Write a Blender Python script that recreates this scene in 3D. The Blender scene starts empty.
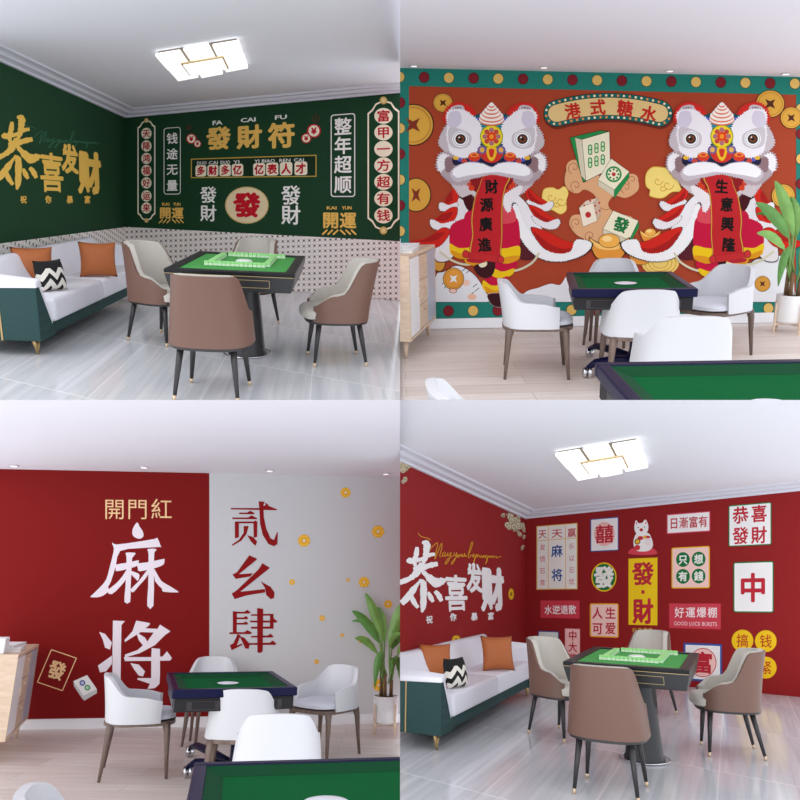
WORLD_S = 1.36
EXPO = 0.22
import bpy, bmesh, math, random
from mathutils import Vector, Matrix
random.seed(7)
SC = bpy.context.scene
COL = SC.collection
F = 700.0
CZ = 4.0          # eye height above world zero
H = 1.5
PI = math.pi

# ------------------------------------------------------------------ materials
def lin(c):
    return tuple(((v/255)/12.92 if v/255 <= .04045 else ((v/255+.055)/1.055)**2.4) for v in c)
MATS = {}
def mat(name, rgb, rough=.6, metal=0, bump=0, bscale=60, spec=.5, emit=0, vary=0, vscale=6, coat=0):
    if name in MATS: return MATS[name]
    m = bpy.data.materials.new(name); m.use_nodes = True
    nt = m.node_tree; b = nt.nodes['Principled BSDF']
    c = lin(rgb)+(1,)
    b.inputs['Base Color'].default_value = c
    b.inputs['Roughness'].default_value = rough
    b.inputs['Metallic'].default_value = metal
    b.inputs['Specular IOR Level'].default_value = spec
    b.inputs['Coat Weight'].default_value = coat
    if emit:
        b.inputs['Emission Color'].default_value = c; b.inputs['Emission Strength'].default_value = emit
    tc = nt.nodes.new('ShaderNodeTexCoord')
    if bump:
        n = nt.nodes.new('ShaderNodeTexNoise'); n.inputs['Scale'].default_value = bscale
        nt.links.new(tc.outputs['Object'], n.inputs['Vector'])
        bp = nt.nodes.new('ShaderNodeBump'); bp.inputs['Strength'].default_value = bump; bp.inputs['Distance'].default_value = .004
        nt.links.new(n.outputs['Fac'], bp.inputs['Height']); nt.links.new(bp.outputs['Normal'], b.inputs['Normal'])
    if vary:
        n = nt.nodes.new('ShaderNodeTexNoise'); n.inputs['Scale'].default_value = vscale
        nt.links.new(tc.outputs['Object'], n.inputs['Vector'])
        mx = nt.nodes.new('ShaderNodeMixRGB'); nt.links.new(n.outputs['Fac'], mx.inputs[0])
        mx.inputs[1].default_value = tuple(v*(1-vary) for v in c[:3])+(1,)
        mx.inputs[2].default_value = tuple(min(1, v*(1+vary)) for v in c[:3])+(1,)
        nt.links.new(mx.outputs[0], b.inputs['Base Color'])
    MATS[name] = m
    return m
def M_(nt, op, a, b=None, c=None):
    n = nt.nodes.new('ShaderNodeMath'); n.operation = op
    for i, v in enumerate((a, b, c)):
        if v is None: continue
        if isinstance(v, (int, float)): n.inputs[i].default_value = v
        else: nt.links.new(v, n.inputs[i])
    return n.outputs[0]
def wood(name, c1, c2, scale=(1, 12, 12), rough=.5):
    if name in MATS: return MATS[name]
    m = mat(name, c1, rough); nt = m.node_tree; b = nt.nodes['Principled BSDF']
    tc = nt.nodes.new('ShaderNodeTexCoord'); mp = nt.nodes.new('ShaderNodeMapping'); mp.inputs['Scale'].default_value = scale
    n = nt.nodes.new('ShaderNodeTexNoise'); n.inputs['Scale'].default_value = 2.2; n.inputs['Detail'].default_value = 6
    nt.links.new(tc.outputs['Object'], mp.inputs[0]); nt.links.new(mp.outputs[0], n.inputs['Vector'])
    r = nt.nodes.new('ShaderNodeValToRGB'); r.color_ramp.elements[0].position = .3; r.color_ramp.elements[1].position = .7
    r.color_ramp.elements[0].color = lin(c1)+(1,); r.color_ramp.elements[1].color = lin(c2)+(1,)
    nt.links.new(n.outputs['Fac'], r.inputs[0]); nt.links.new(r.outputs[0], b.inputs['Base Color'])
    return m
def marble_tiles(name, O, e1, e2):
    # polished grey marble slabs laid on the lattice O + i*e1 + j*e2 of the floor
    m = mat(name, (205, 207, 212), .13, spec=.6); nt = m.node_tree; b = nt.nodes['Principled BSDF']
    tc = nt.nodes.new('ShaderNodeTexCoord'); sp = nt.nodes.new('ShaderNodeSeparateXYZ'); nt.links.new(tc.outputs['Object'], sp.inputs[0])
    det = e1[0]*e2[1]-e1[1]*e2[0]
    x = M_(nt, 'SUBTRACT', sp.outputs[0], O[0]); y = M_(nt, 'SUBTRACT', sp.outputs[1], O[1])
    def lincomb(a, c): return M_(nt, 'ADD', M_(nt, 'MULTIPLY', x, a), M_(nt, 'MULTIPLY', y, c))
    u = lincomb(e2[1]/det, -e2[0]/det); v = lincomb(-e1[1]/det, e1[0]/det)
    fu = M_(nt, 'FRACT', u); fv = M_(nt, 'FRACT', v)
    g = M_(nt, 'MAXIMUM', M_(nt, 'LESS_THAN', fu, .012), M_(nt, 'LESS_THAN', fv, .010))
    cb = nt.nodes.new('ShaderNodeCombineXYZ')
    nt.links.new(M_(nt, 'MULTIPLY', u, 7), cb.inputs[0]); nt.links.new(M_(nt, 'MULTIPLY', v, .6), cb.inputs[1])
    nt.links.new(M_(nt, 'ADD', M_(nt, 'MULTIPLY', M_(nt, 'FLOOR', u), 3.7), M_(nt, 'MULTIPLY', M_(nt, 'FLOOR', v), 5.1)), cb.inputs[2])
    n = nt.nodes.new('ShaderNodeTexNoise'); n.inputs['Scale'].default_value = 1.6; n.inputs['Detail'].default_value = 7; n.inputs['Distortion'].default_value = .6
    nt.links.new(cb.outputs[0], n.inputs['Vector'])
    r = nt.nodes.new('ShaderNodeValToRGB'); e = r.color_ramp.elements
    e[0].position = .3; e[0].color = lin((200, 202, 208))+(1,); e[1].position = .68; e[1].color = lin((226, 227, 231))+(1,)
    nt.links.new(n.outputs['Fac'], r.inputs[0])
    mx = nt.nodes.new('ShaderNodeMixRGB'); nt.links.new(g, mx.inputs[0]); nt.links.new(r.outputs[0], mx.inputs[1]); mx.inputs[2].default_value = lin((238, 238, 240))+(1,)
    nt.links.new(mx.outputs[0], b.inputs['Base Color'])
    return m
def plank_floor(name):
    m = mat(name, (226, 214, 206), .38); nt = m.node_tree; b = nt.nodes['Principled BSDF']
    tc = nt.nodes.new('ShaderNodeTexCoord')
    mp = nt.nodes.new('ShaderNodeMapping'); nt.links.new(tc.outputs['Object'], mp.inputs[0])
    br = nt.nodes.new('ShaderNodeTexBrick'); nt.links.new(mp.outputs[0], br.inputs['Vector'])
    br.inputs['Color1'].default_value = lin((232, 222, 216))+(1,); br.inputs['Color2'].default_value = lin((217, 203, 195))+(1,)
    br.inputs['Mortar'].default_value = lin((196, 180, 170))+(1,)
    br.inputs['Scale'].default_value = 1; br.inputs['Mortar Size'].default_value = .003
    br.inputs['Brick Width'].default_value = 1.5; br.inputs['Row Height'].default_value = .24; br.offset = .37
    n = nt.nodes.new('ShaderNodeTexNoise'); mp2 = nt.nodes.new('ShaderNodeMapping'); mp2.inputs['Scale'].default_value = (1.2, 14, 1)
    nt.links.new(tc.outputs['Object'], mp2.inputs[0]); nt.links.new(mp2.outputs[0], n.inputs['Vector']); n.inputs['Scale'].default_value = 1.5; n.inputs['Detail'].default_value = 5
    mx = nt.nodes.new('ShaderNodeMixRGB'); mx.blend_type = 'MULTIPLY'; mx.inputs[0].default_value = .5
    rr = nt.nodes.new('ShaderNodeValToRGB'); rr.color_ramp.elements[0].color = (.72, .7, .7, 1); rr.color_ramp.elements[1].color = (1, 1, 1, 1)
    rr.color_ramp.elements[0].position = .3; rr.color_ramp.elements[1].position = .65
    nt.links.new(n.outputs['Fac'], rr.inputs[0])
    nt.links.new(br.outputs['Color'], mx.inputs[1]); nt.links.new(rr.outputs[0], mx.inputs[2]); nt.links.new(mx.outputs[0], b.inputs['Base Color'])
    return m
def lattice_tile(name, px, py):
    # woven look wall tile: pale blocks, small dark squares at the crossings, thin brown lines
    m = mat(name, (222, 214, 208), .4); nt = m.node_tree; b = nt.nodes['Principled BSDF']
    uv = nt.nodes.new('ShaderNodeUVMap'); sp = nt.nodes.new('ShaderNodeSeparateXYZ'); nt.links.new(uv.outputs[0], sp.inputs[0])
    fu = M_(nt, 'FRACT', M_(nt, 'DIVIDE', sp.outputs[0], px)); fv = M_(nt, 'FRACT', M_(nt, 'DIVIDE', sp.outputs[1], py))
    du = M_(nt, 'ABSOLUTE', M_(nt, 'SUBTRACT', fu, .5)); dv = M_(nt, 'ABSOLUTE', M_(nt, 'SUBTRACT', fv, .5))
    dark = M_(nt, 'MULTIPLY', M_(nt, 'LESS_THAN', du, .155), M_(nt, 'LESS_THAN', dv, .15))
    l1 = M_(nt, 'LESS_THAN', M_(nt, 'ABSOLUTE', M_(nt, 'SUBTRACT', du, .23)), .02)
    l2 = M_(nt, 'LESS_THAN', M_(nt, 'ABSOLUTE', M_(nt, 'SUBTRACT', dv, .23)), .02)
    ln = M_(nt, 'MAXIMUM', l1, l2)
    m1 = nt.nodes.new('ShaderNodeMixRGB'); nt.links.new(ln, m1.inputs[0]); m1.inputs[1].default_value = lin((252, 248, 244))+(1,); m1.inputs[2].default_value = lin((182, 162, 152))+(1,)
    m2 = nt.nodes.new('ShaderNodeMixRGB'); nt.links.new(dark, m2.inputs[0]); nt.links.new(m1.outputs[0], m2.inputs[1]); m2.inputs[2].default_value = lin((42, 34, 32))+(1,)
    nt.links.new(m2.outputs[0], b.inputs['Base Color'])
    return m
def chevron_mat():
    m = mat('chevron_fabric', (230, 226, 218), .9); nt = m.node_tree; b = nt.nodes['Principled BSDF']
    tc = nt.nodes.new('ShaderNodeTexCoord'); sp = nt.nodes.new('ShaderNodeSeparateXYZ'); nt.links.new(tc.outputs['Object'], sp.inputs[0])
    z = M_(nt, 'ABSOLUTE', M_(nt, 'SUBTRACT', M_(nt, 'FRACT', M_(nt, 'MULTIPLY', sp.outputs[0], 9)), .5))
    s = M_(nt, 'FRACT', M_(nt, 'ADD', M_(nt, 'MULTIPLY', sp.outputs[2], 9.5), M_(nt, 'MULTIPLY', z, 1.3)))
    d = M_(nt, 'MAXIMUM', M_(nt, 'LESS_THAN', s, .45), M_(nt, 'GREATER_THAN', sp.outputs[2], .19))
    mx = nt.nodes.new('ShaderNodeMixRGB'); nt.links.new(d, mx.inputs[0]); mx.inputs[1].default_value = lin((228, 224, 214))+(1,); mx.inputs[2].default_value = lin((18, 18, 18))+(1,)
    nt.links.new(mx.outputs[0], b.inputs['Base Color'])
    return m
def quilt_mat():
    m = mat('quilted_green', (30, 68, 66), .75); nt = m.node_tree; b = nt.nodes['Principled BSDF']
    tc = nt.nodes.new('ShaderNodeTexCoord'); c = nt.nodes.new('ShaderNodeTexChecker'); mp = nt.nodes.new('ShaderNodeMapping')
    mp.inputs['Rotation'].default_value = (.78, .78, 0); nt.links.new(tc.outputs['Object'], mp.inputs[0]); nt.links.new(mp.outputs[0], c.inputs[0])
    c.inputs['Scale'].default_value = 80
    c.inputs[1].default_value = lin((22, 56, 56))+(1,); c.inputs[2].default_value = lin((34, 72, 70))+(1,)
    nt.links.new(c.outputs['Color'], b.inputs['Base Color'])
    return m

# ------------------------------------------------------------------ rooms
class Room:
    def __init__(s, name, off, a, r):
        s.name = name; s.off = off
        ex = Vector((1, 0, 0)); ey = Vector((0, math.sin(a), math.cos(a))); n = Vector((0, math.cos(a), -math.sin(a)))
        ex2 = math.cos(r)*ex+math.sin(r)*n; n2 = math.cos(r)*n-math.sin(r)*ex
        cv = lambda v: Vector((v[0], v[2], v[1]))
        s.ex, s.ey, s.n = cv(ex2), cv(ey), cv(n2)
        s.cam = Vector((0, 0, CZ)); s.org = s.cam-H*s.n
        s.M = Matrix.Translation(s.org) @ Matrix((s.ex, s.ey, s.n)).transposed().to_4x4()
        s.objs = []; s.tops = []
    def ray(s, px, py):
        return Vector(((px+s.off[0]-400)/F, 1, (400-py-s.off[1])/F))
    def fl(s, px, py, h=0):
        d = s.ray(px, py); t = -(H-h)/(s.n.dot(d)); w = s.cam+d*t; q = w-s.org
        return (q.dot(s.ex), q.dot(s.ey))
    def W(s, x, y, z=0): return s.org+s.ex*x+s.ey*y+s.n*z
    def frame(s, x, y, yaw, z=0):
        return s.M @ Matrix.Translation((x, y, z)) @ Matrix.Rotation(math.radians(yaw), 4, 'Z')
CUR = None
def link(o):
    COL.objects.link(o); CUR.objs.append(o); return o
def props(o, label=None, cat=None, group=None, kind=None):
    if label: o['label'] = label
    if cat: o['category'] = cat
    if group: o['group'] = group
    if kind: o['kind'] = kind
    return o
def thing(name, label, cat, M, group=None):
    o = bpy.data.objects.new(name, None); link(o); o.empty_display_size = .1
    o.matrix_world = M; return props(o, label, cat, group)
def obj(name, bm, m, parent=None, M=None, smooth=False, label=None):
    me = bpy.data.meshes.new(name)
    bmesh.ops.recalc_face_normals(bm, faces=bm.faces[:])
    bm.to_mesh(me); bm.free()
    for k in (m if isinstance(m, list) else [m]): me.materials.append(k)
    if smooth: me.shade_smooth()
    o = bpy.data.objects.new(name, me); link(o)
    if parent: o.parent = parent
    if M is not None: o.matrix_world = M
    if label: o['label'] = label
    return o
def dup(root, M, label=None, group=None):
    def cp(o, par):
        c = o.copy(); COL.objects.link(c); CUR.objs.append(c); c.parent = par
        for k in [q for q in CHILD.get(o.name, [])]: CHILD.setdefault(c.name, []).append(cp(k, c))
        return c
    CHILD.clear()
    for o in CUR.objs:
        if o.parent: CHILD.setdefault(o.parent.name, []).append(o)
    r = cp(root, None); r.matrix_world = M
    if label: r['label'] = label
    if group: r['group'] = group
    return r
CHILD = {}

# ------------------------------------------------------------------ mesh helpers
def B(): return bmesh.new()
def box(bm, x0, x1, y0, y1, z0, z1, bev=0, seg=2):
    r = bmesh.ops.create_cube(bm, size=1)
    vs = r['verts']
    for v in vs:
        v.co = Vector(((x0+x1)/2+v.co.x*(x1-x0), (y0+y1)/2+v.co.y*(y1-y0), (z0+z1)/2+v.co.z*(z1-z0)))
    if bev:
        es = list({e for v in vs for e in v.link_edges})
        bmesh.ops.bevel(bm, geom=es, offset=bev, segments=seg, affect='EDGES', profile=.5)
    return vs
def hexa(bm, pts, bev=0):
    # pts: 4 bottom then 4 top
    v = [bm.verts.new(p) for p in pts]
    fs = [bm.faces.new([v[i] for i in q]) for q in ((3, 2, 1, 0), (4, 5, 6, 7), (0, 1, 5, 4), (1, 2, 6, 5), (2, 3, 7, 6), (3, 0, 4, 7))]
    if bev: bmesh.ops.bevel(bm, geom=list({e for f in fs for e in f.edges}), offset=bev, segments=2, affect='EDGES', profile=.5)
def tube(bm, pts, rad, seg=10, cap=True):
    pts = [Vector(p) for p in pts]
    if not isinstance(rad, (list, tuple)): rad = [rad]*len(pts)
    rings = []
    for i, p in enumerate(pts):
        t = (pts[min(i+1, len(pts)-1)]-pts[max(i-1, 0)]).normalized()
        u = t.orthogonal().normalized() if i == 0 else (pu-t*pu.dot(t)).normalized()
        pu = u; w = t.cross(u)
        rings.append([bm.verts.new(p+rad[i]*(math.cos(2*PI*k/seg)*u+math.sin(2*PI*k/seg)*w)) for k in range(seg)])
    for a, b in zip(rings, rings[1:]):
        for k in range(seg): bm.faces.new((a[k], a[(k+1) % seg], b[(k+1) % seg], b[k]))
    if cap: bm.faces.new(rings[0][::-1]); bm.faces.new(rings[-1])
def lathe(bm, prof, seg=28, c=(0, 0), ax=1, ay=1):
    rings = [[bm.verts.new((c[0]+r*ax*math.cos(2*PI*k/seg), c[1]+r*ay*math.sin(2*PI*k/seg), z)) for k in range(seg)] for r, z in prof]
    for a, b in zip(rings, rings[1:]):
        for k in range(seg): bm.faces.new((a[k], a[(k+1) % seg], b[(k+1) % seg], b[k]))
    bm.faces.new(rings[0][::-1]); bm.faces.new(rings[-1])
def sup(a, b, ang, p=.6):
    c, s = math.cos(ang), math.sin(ang)
    return (a*math.copysign(abs(s)**p, s), -b*math.copysign(abs(c)**p, c))
def slab(bm, a, b, cy, prof, p=.6, seg=40):
    # stacked superellipses: prof = (scale inset, z)
    rings = []
    for ins, z in prof:
        rings.append([bm.verts.new((lambda q: (q[0], q[1]+cy, z))(sup(a-ins, b-ins, 2*PI*k/seg, p))) for k in range(seg)])
    for r0, r1 in zip(rings, rings[1:]):
        for k in range(seg): bm.faces.new((r0[k], r0[(k+1) % seg], r1[(k+1) % seg], r1[k]))
    bm.faces.new(rings[0][::-1]); bm.faces.new(rings[-1])
def sstep(x): x = max(0, min(1, x)); return x*x*(3-2*x)

def shell(bm, wb, wt, d, z0, hb, ha, hf, lean, t, ub=.36, ua=.62, inset=0, rimup=0, span=150, p=.75, cy=0, fwd=1.0):
    N, K = 48, 9
    def topz(u):
        u = abs(u)
        if u < ub: return hb-.012*(u/ub)**2
        if u < ua: return hb-.012+(ha-hb+.012)*sstep((u-ub)/(ua-ub))
        return ha+(hf-ha)*sstep((u-ua)/(1-ua))**1.2
    def pt(u, v, ins):
        zt = topz(u)+rimup; z = z0+(zt-z0)*v
        q = (z-z0)/(hb-z0)
        a = wb+(wt-wb)*q-ins; b = d-ins
        x, y = sup(a, b, math.radians(u*span), p)
        if y > 0: y *= fwd
        back = max(0, math.cos(math.radians(u*span)))
        return Vector((x, y+cy-lean*q**1.3*back, z))
    O, I = [], []
    for i in range(N+1):
        u = -1+2*i/N
        O.append([bm.verts.new(pt(u, j/K, inset)) for j in range(K+1)])
        I.append([bm.verts.new(pt(u, j/K, inset+t)) for j in range(K+1)])
    for i in range(N):
        for j in range(K):
            bm.faces.new((O[i][j], O[i+1][j], O[i+1][j+1], O[i][j+1])); bm.faces.new((I[i][j], I[i][j+1], I[i+1][j+1], I[i+1][j]))
        bm.faces.new((O[i][K], O[i+1][K], I[i+1][K], I[i][K])); bm.faces.new((O[i][0], I[i][0], I[i+1][0], O[i+1][0]))
    for i in (0, N):
        for j in range(K): bm.faces.new((O[i][j], O[i][j+1], I[i][j+1], I[i][j]))
def auto(o, ang=40):
    o.data.shade_smooth(); o.data.set_sharp_from_angle(angle=math.radians(ang)); return o

# ------------------------------------------------------------------ furniture
def chair_a(label, M, group):
    brown = mat('brown_leather', (112, 82, 70), .5, bump=.15, bscale=150); cream = mat('cream_fabric', (196, 191, 182), .95, bump=.35, bscale=260, vary=.06, vscale=90)
    blk = mat('black_wood', (46, 44, 46), .4); brass = mat('pale_brass', (214, 190, 160), .35, metal=.6)
    t = thing('dining_chair', label, 'chair', M, group)
    bm = B(); shell(bm, .285, .235, .265, .375, .86, .59, .5, .085, .02, ub=.42, ua=.66, span=140); auto(obj('outer_shell', bm, brown, t))
    bm = B(); shell(bm, .265, .218, .25, .385, .865, .6, .515, .085, .045, ub=.42, ua=.66, span=138, inset=.0); auto(obj('inner_padding', bm, cream, t))
    bm = B(); slab(bm, .235, .265, .035, [(.03, .385), (0, .40), (0, .45), (.015, .47), (.05, .482)]); auto(obj('seat', bm, cream, t))
    bm = B(); slab(bm, .27, .262, 0, [(.02, .352), (0, .356), (0, .382), (.02, .386)], p=.75); auto(obj('seat_frame', bm, blk, t))
    for sx, sy in ((-1, 1), (1, 1), (-1, -1), (1, -1)):
        top = Vector((sx*.175, sy*.165, .36)); bot = Vector((sx*.215, sy*.205 if sy > 0 else -.235, 0))
        mid = top.lerp(bot, .9)
        bm = B(); tube(bm, [top, top.lerp(bot, .45), mid], [.024, .019, .013], 12); lg = obj('leg', bm, blk, t, smooth=True)
        bm = B(); tube(bm, [mid, bot], [.0135, .011], 12); obj('leg_tip', bm, brass, lg, smooth=True, label='pale brass leg tip')
    return t
def chair_b(label, M, group):
    wh = mat('white_shell', (204, 204, 208), .45); pad = mat('pale_grey_cushion', (206, 208, 218), .7); wd = wood('walnut_frame', (92, 74, 66), (122, 102, 92), (14, 14, 2))
    t = thing('tub_armchair', label, 'chair', M, group)
    bm = B(); shell(bm, .278, .242, .27, .41, .765, .61, .575, .05, .035, ub=.27, ua=.66, span=118, p=.66, fwd=1.0); auto(obj('back_shell', bm, wh, t))
    bm = B(); slab(bm, .238, .262, .02, [(.03, .425), (0, .435), (0, .462), (.02, .48), (.06, .487)]); auto(obj('seat', bm, pad, t))
    bm = B(); slab(bm, .262, .28, .005, [(.02, .385), (0, .39), (0, .415), (.015, .42)], p=.6); auto(obj('seat_frame', bm, wd, t))
    for sx, sy in ((-1, 1), (1, 1), (-1, -1), (1, -1)):
        bm = B()
        tube(bm, [(sx*.205, sy*.21, .40), (sx*.218, sy*.222, .34), (sx*.226, sy*.232, .2), (sx*.24, sy*.25, 0)], [.034, .026, .019, .012], 12)
        obj('leg', bm, wd, t, smooth=True)
    return t
def table_a(label, M, w, d, h, rings=True):
    blk = mat('black_laminate', (38, 39, 42), .35); edge = mat('black_gloss_edge', (20, 21, 25), .35, spec=.25); felt = mat('bright_green_felt', (62, 150, 66), .9, vary=.05)
    gold = mat('gold_line', (170, 152, 110), .4, metal=.3); chrome = mat('chrome', (210, 210, 215), .15, metal=1)
    t = thing('mahjong_table', label, 'table', M)
    bm = B(); r = .075
    for q in ((-w/2, w/2, -d/2, -d/2+r), (-w/2, w/2, d/2-r, d/2), (-w/2, -w/2+r, -d/2+r, d/2-r), (w/2-r, w/2, -d/2+r, d/2-r)): box(bm, *q, h-.03, h, .006)
    obj('rim', bm, edge, t)
    bm = B(); box(bm, -w/2+r-.002, w/2-r+.002, -d/2+r-.002, d/2-r+.002, h-.03, h-.012); obj('felt_top', bm, felt, t, label='bright green felt playing surface')
    bm = B(); i = .03
    hexa(bm, [(-w/2+i, -d/2+i, h-.15), (w/2-i, -d/2+i, h-.15), (w/2-i, d/2-i, h-.15), (-w/2+i, d/2-i, h-.15), (-w/2, -d/2, h-.03), (w/2, -d/2, h-.03), (w/2, d/2, h-.03), (-w/2, d/2, h-.03)], .006)
    ap = obj('apron', bm, blk, t)
    def yf(z): return -d/2+i*(h-.03-z)/.12-.0015
    bm = B()
    for z in (h-.118, h-.062):
        hexa(bm, [(-w*.28, yf(z)-.002, z), (w*.3, yf(z)-.002, z), (w*.3, yf(z)+.004, z), (-w*.28, yf(z)+.004, z), (-w*.28, yf(z+.004)-.002, z+.004), (w*.3, yf(z+.004)-.002, z+.004), (w*.3, yf(z)+.006, z+.004), (-w*.28, yf(z)+.006, z+.004)])
    for x in (-w*.28, w*.3): hexa(bm, [(x, yf(h-.118)-.002, h-.118), (x+.004, yf(h-.118)-.002, h-.118), (x+.004, yf(h-.118)+.004, h-.118), (x, yf(h-.118)+.004, h-.118), (x, yf(h-.06)-.002, h-.06), (x+.004, yf(h-.06)-.002, h-.06), (x+.004, yf(h-.06)+.004, h-.06), (x, yf(h-.06)+.004, h-.06)])
    obj('drawer_outline', bm, gold, ap, label='thin gold drawer outline')
    bm = B(); box(bm, -w/2+.005, w/2-.005, -d/2-.002, -d/2+.004, h-.034, h-.030); obj('edge_line', bm, gold, ap, label='thin gold line under the rim')
    bm = B(); lathe(bm, [(.165, 0), (.165, .02), (.15, .05), (.125, .35), (.095, h-.15)], 32, (0, .22)); auto(obj('pedestal', bm, blk, t))
    bm = B(); tube(bm, [(.2*math.cos(k*PI/16), .22+.2*math.sin(k*PI/16), .012) for k in range(33)], .006, 8, cap=False); obj('foot_ring', bm, chrome, t, smooth=True)
    bm = B(); lathe(bm, [(.07, h-.013), (.07, h-.006), (.05, h+.004), (.02, h+.006)], 32, (0, .08*d)); auto(obj('dice_dome', bm, mat('frosted_white', (225, 235, 225), .25), t))
    return t
def tile_row(label, M, n, L):
    wt = mat('tile_white', (214, 238, 205), .3); gt = mat('tile_green', (160, 228, 146), .3)
    t = thing('mahjong_tile_row', label, 'row of tiles', M, 'rows of mahjong tiles walled on the felt')
    bm = B(); bm2 = B(); s = L/n
    for k in range(n):
        box(bm, -L/2+k*s+.001, -L/2+(k+1)*s-.001, -.022, .022, .0, .018, .002, 1)
        box(bm2, -L/2+k*s+.001, -L/2+(k+1)*s-.001, -.022, .022, .0185, .034, .002, 1)
    obj('lower_tiles', bm, wt, t); obj('upper_tiles', bm2, gt, t)
    return t
def table_b(label, M, w, d, h, legs=True, casters=None):
    navy = mat('navy_rim', (14, 16, 52), .35, spec=.15); felt = mat('green_felt', (14, 86, 46), .9, vary=.06, spec=.05); bank = mat('green_bank', (12, 66, 38), .7, spec=.1)
    ch = mat('charcoal_body', (30, 28, 31), .5, spec=.25); pn = mat('bronze_panel', (52, 48, 49), .4, metal=.3); wd = wood('walnut_frame', (92, 74, 66), (122, 102, 92), (14, 14, 2))
    chrome = mat('chrome', (210, 210, 215), .15, metal=1)
    t = thing('mahjong_table', label, 'table', M)
    r = .055; bm = B()
    for q in ((-w/2, w/2, -d/2, -d/2+r), (-w/2, w/2, d/2-r, d/2), (-w/2, -w/2+r, -d/2+r, d/2-r), (w/2-r, w/2, -d/2+r, d/2-r)): box(bm, *q, h-.06, h, .008)
    obj('rim', bm, navy, t)
    a, b, g = w/2-r, d/2-r, .07
    bm = B()
    for (x0, y0, x1, y1) in ((-a, -b, a, -b), (a, -b, a, b), (a, b, -a, b), (-a, b, -a, -b)):
        sx = lambda x: math.copysign(abs(x)-g, x); sy = lambda y: math.copysign(abs(y)-g, y)
        v = [bm.verts.new(p) for p in ((x0, y0, h-.006), (x1, y1, h-.006), (sx(x1), sy(y1), h-.034), (sx(x0), sy(y0), h-.034))]
        bm.faces.new(v)
    obj('cushion_bank', bm, bank, t, label='sloping dark green border inside the rim')
    bm = B(); box(bm, -a, a, -b, b, h-.055, h-.0345); obj('felt_top', bm, felt, t, label='green felt playing surface')
    bm = B(); lathe(bm, [(.075, h-.034), (.085, h-.026), (.05, h-.02)], 28); auto(obj('dice_dome', bm, mat('dome_white', (222, 222, 232), .25), t))
    bm = B(); i = .022; box(bm, -w/2+i, w/2-i, -d/2+i, d/2-i, h-.155, h-.06, .006); ap = obj('apron', bm, ch, t)
    for s in (-1, 1):
        bm = B(); box(bm, s*w*.25-w*.13, s*w*.25+w*.13, -d/2+i-.006, -d/2+i+.002, h-.145, h-.08, .002, 1); p = obj('apron_panel', bm, pn, ap)
        bm = B(); box(bm, s*w*.25-w*.09, s*w*.25+w*.09, -d/2+i-.010, -d/2+i-.004, h-.137, h-.088, .002, 1); obj('panel_inset', bm, ch, ap)
    for s in (-1, 1):
        bm = B(); box(bm, s*(w/2-i)-.003, s*(w/2-i)+.003, -d*.35, d*.35, h-.145, h-.08); obj('side_panel', bm, pn, ap)
    if legs:
        for (lx, ly) in legs:
            bm = B(); tube(bm, [(lx*.97, ly*.97, h-.15), (lx, ly, 0)], [.026, .013], 12); obj('leg', bm, wd, t, smooth=True)
    else:
        bm = B(); lathe(bm, [(.3, 0), (.3, .04), (.14, .1), (.12, h-.18)], 28); obj('pedestal', bm, ch, t, smooth=True)
    if casters:
        bm = B(); lathe(bm, [(.07, .08), (.08, .12), (.06, .2), (.05, h-.15)], 20, (.12, .0)); obj('pedestal', bm, navy, t, smooth=True)
        for (x, y) in casters:
            bm = B(); tube(bm, [(.12, 0, .11), (.12+(x-.12)*.5, y*.5, .13), (.12+(x-.12)*.85, y*.85, .12), (x, y, .08)], [.04, .035, .03, .02], 12)
            lg = obj('base_arm', bm, navy, t, smooth=True)
            bm = B()
            for k in (-1, 1): 
                rr = bmesh.ops.create_uvsphere(bm, u_segments=16, v_segments=10, radius=.045)
                for v in rr['verts']: v.co = Vector((x+k*.02+v.co.x*.5, y+v.co.y, .046+v.co.z))
            obj('caster', bm, chrome, lg, smooth=True, label='chrome caster wheel')
    return t
def pillow(name, label, M, s, m):
    bm = B(); N = 14; vs = {}
    for side in (-1, 1):
        for i in range(N+1):
            for j in range(N+1):
                u, v = -1+2*i/N, -1+2*j/N
                pu = 1-abs(v)**2*.06*(1-abs(u)); pinch = (1-u*u)*(1-v*v)
                x = u*s/2*(1-.09*(1-v*v)*abs(u)**2); z = v*s/2*(1-.09*(1-u*u)*abs(v)**2)
                edge = i in (0, N) or j in (0, N)
                if edge and side == 1: vs[(1, i, j)] = vs[(-1, i, j)]; continue
                vs[(side, i, j)] = bm.verts.new((x, side*.085*pinch**.45, z+s/2))
        for i in range(N):
            for j in range(N): bm.faces.new([vs[(side, i, j)], vs[(side, i+1, j)], vs[(side, i+1, j+1)], vs[(side, i, j+1)]])
    o = obj(name, bm, m, None, M, smooth=True)
    return props(o, label, 'cushion')
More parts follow.
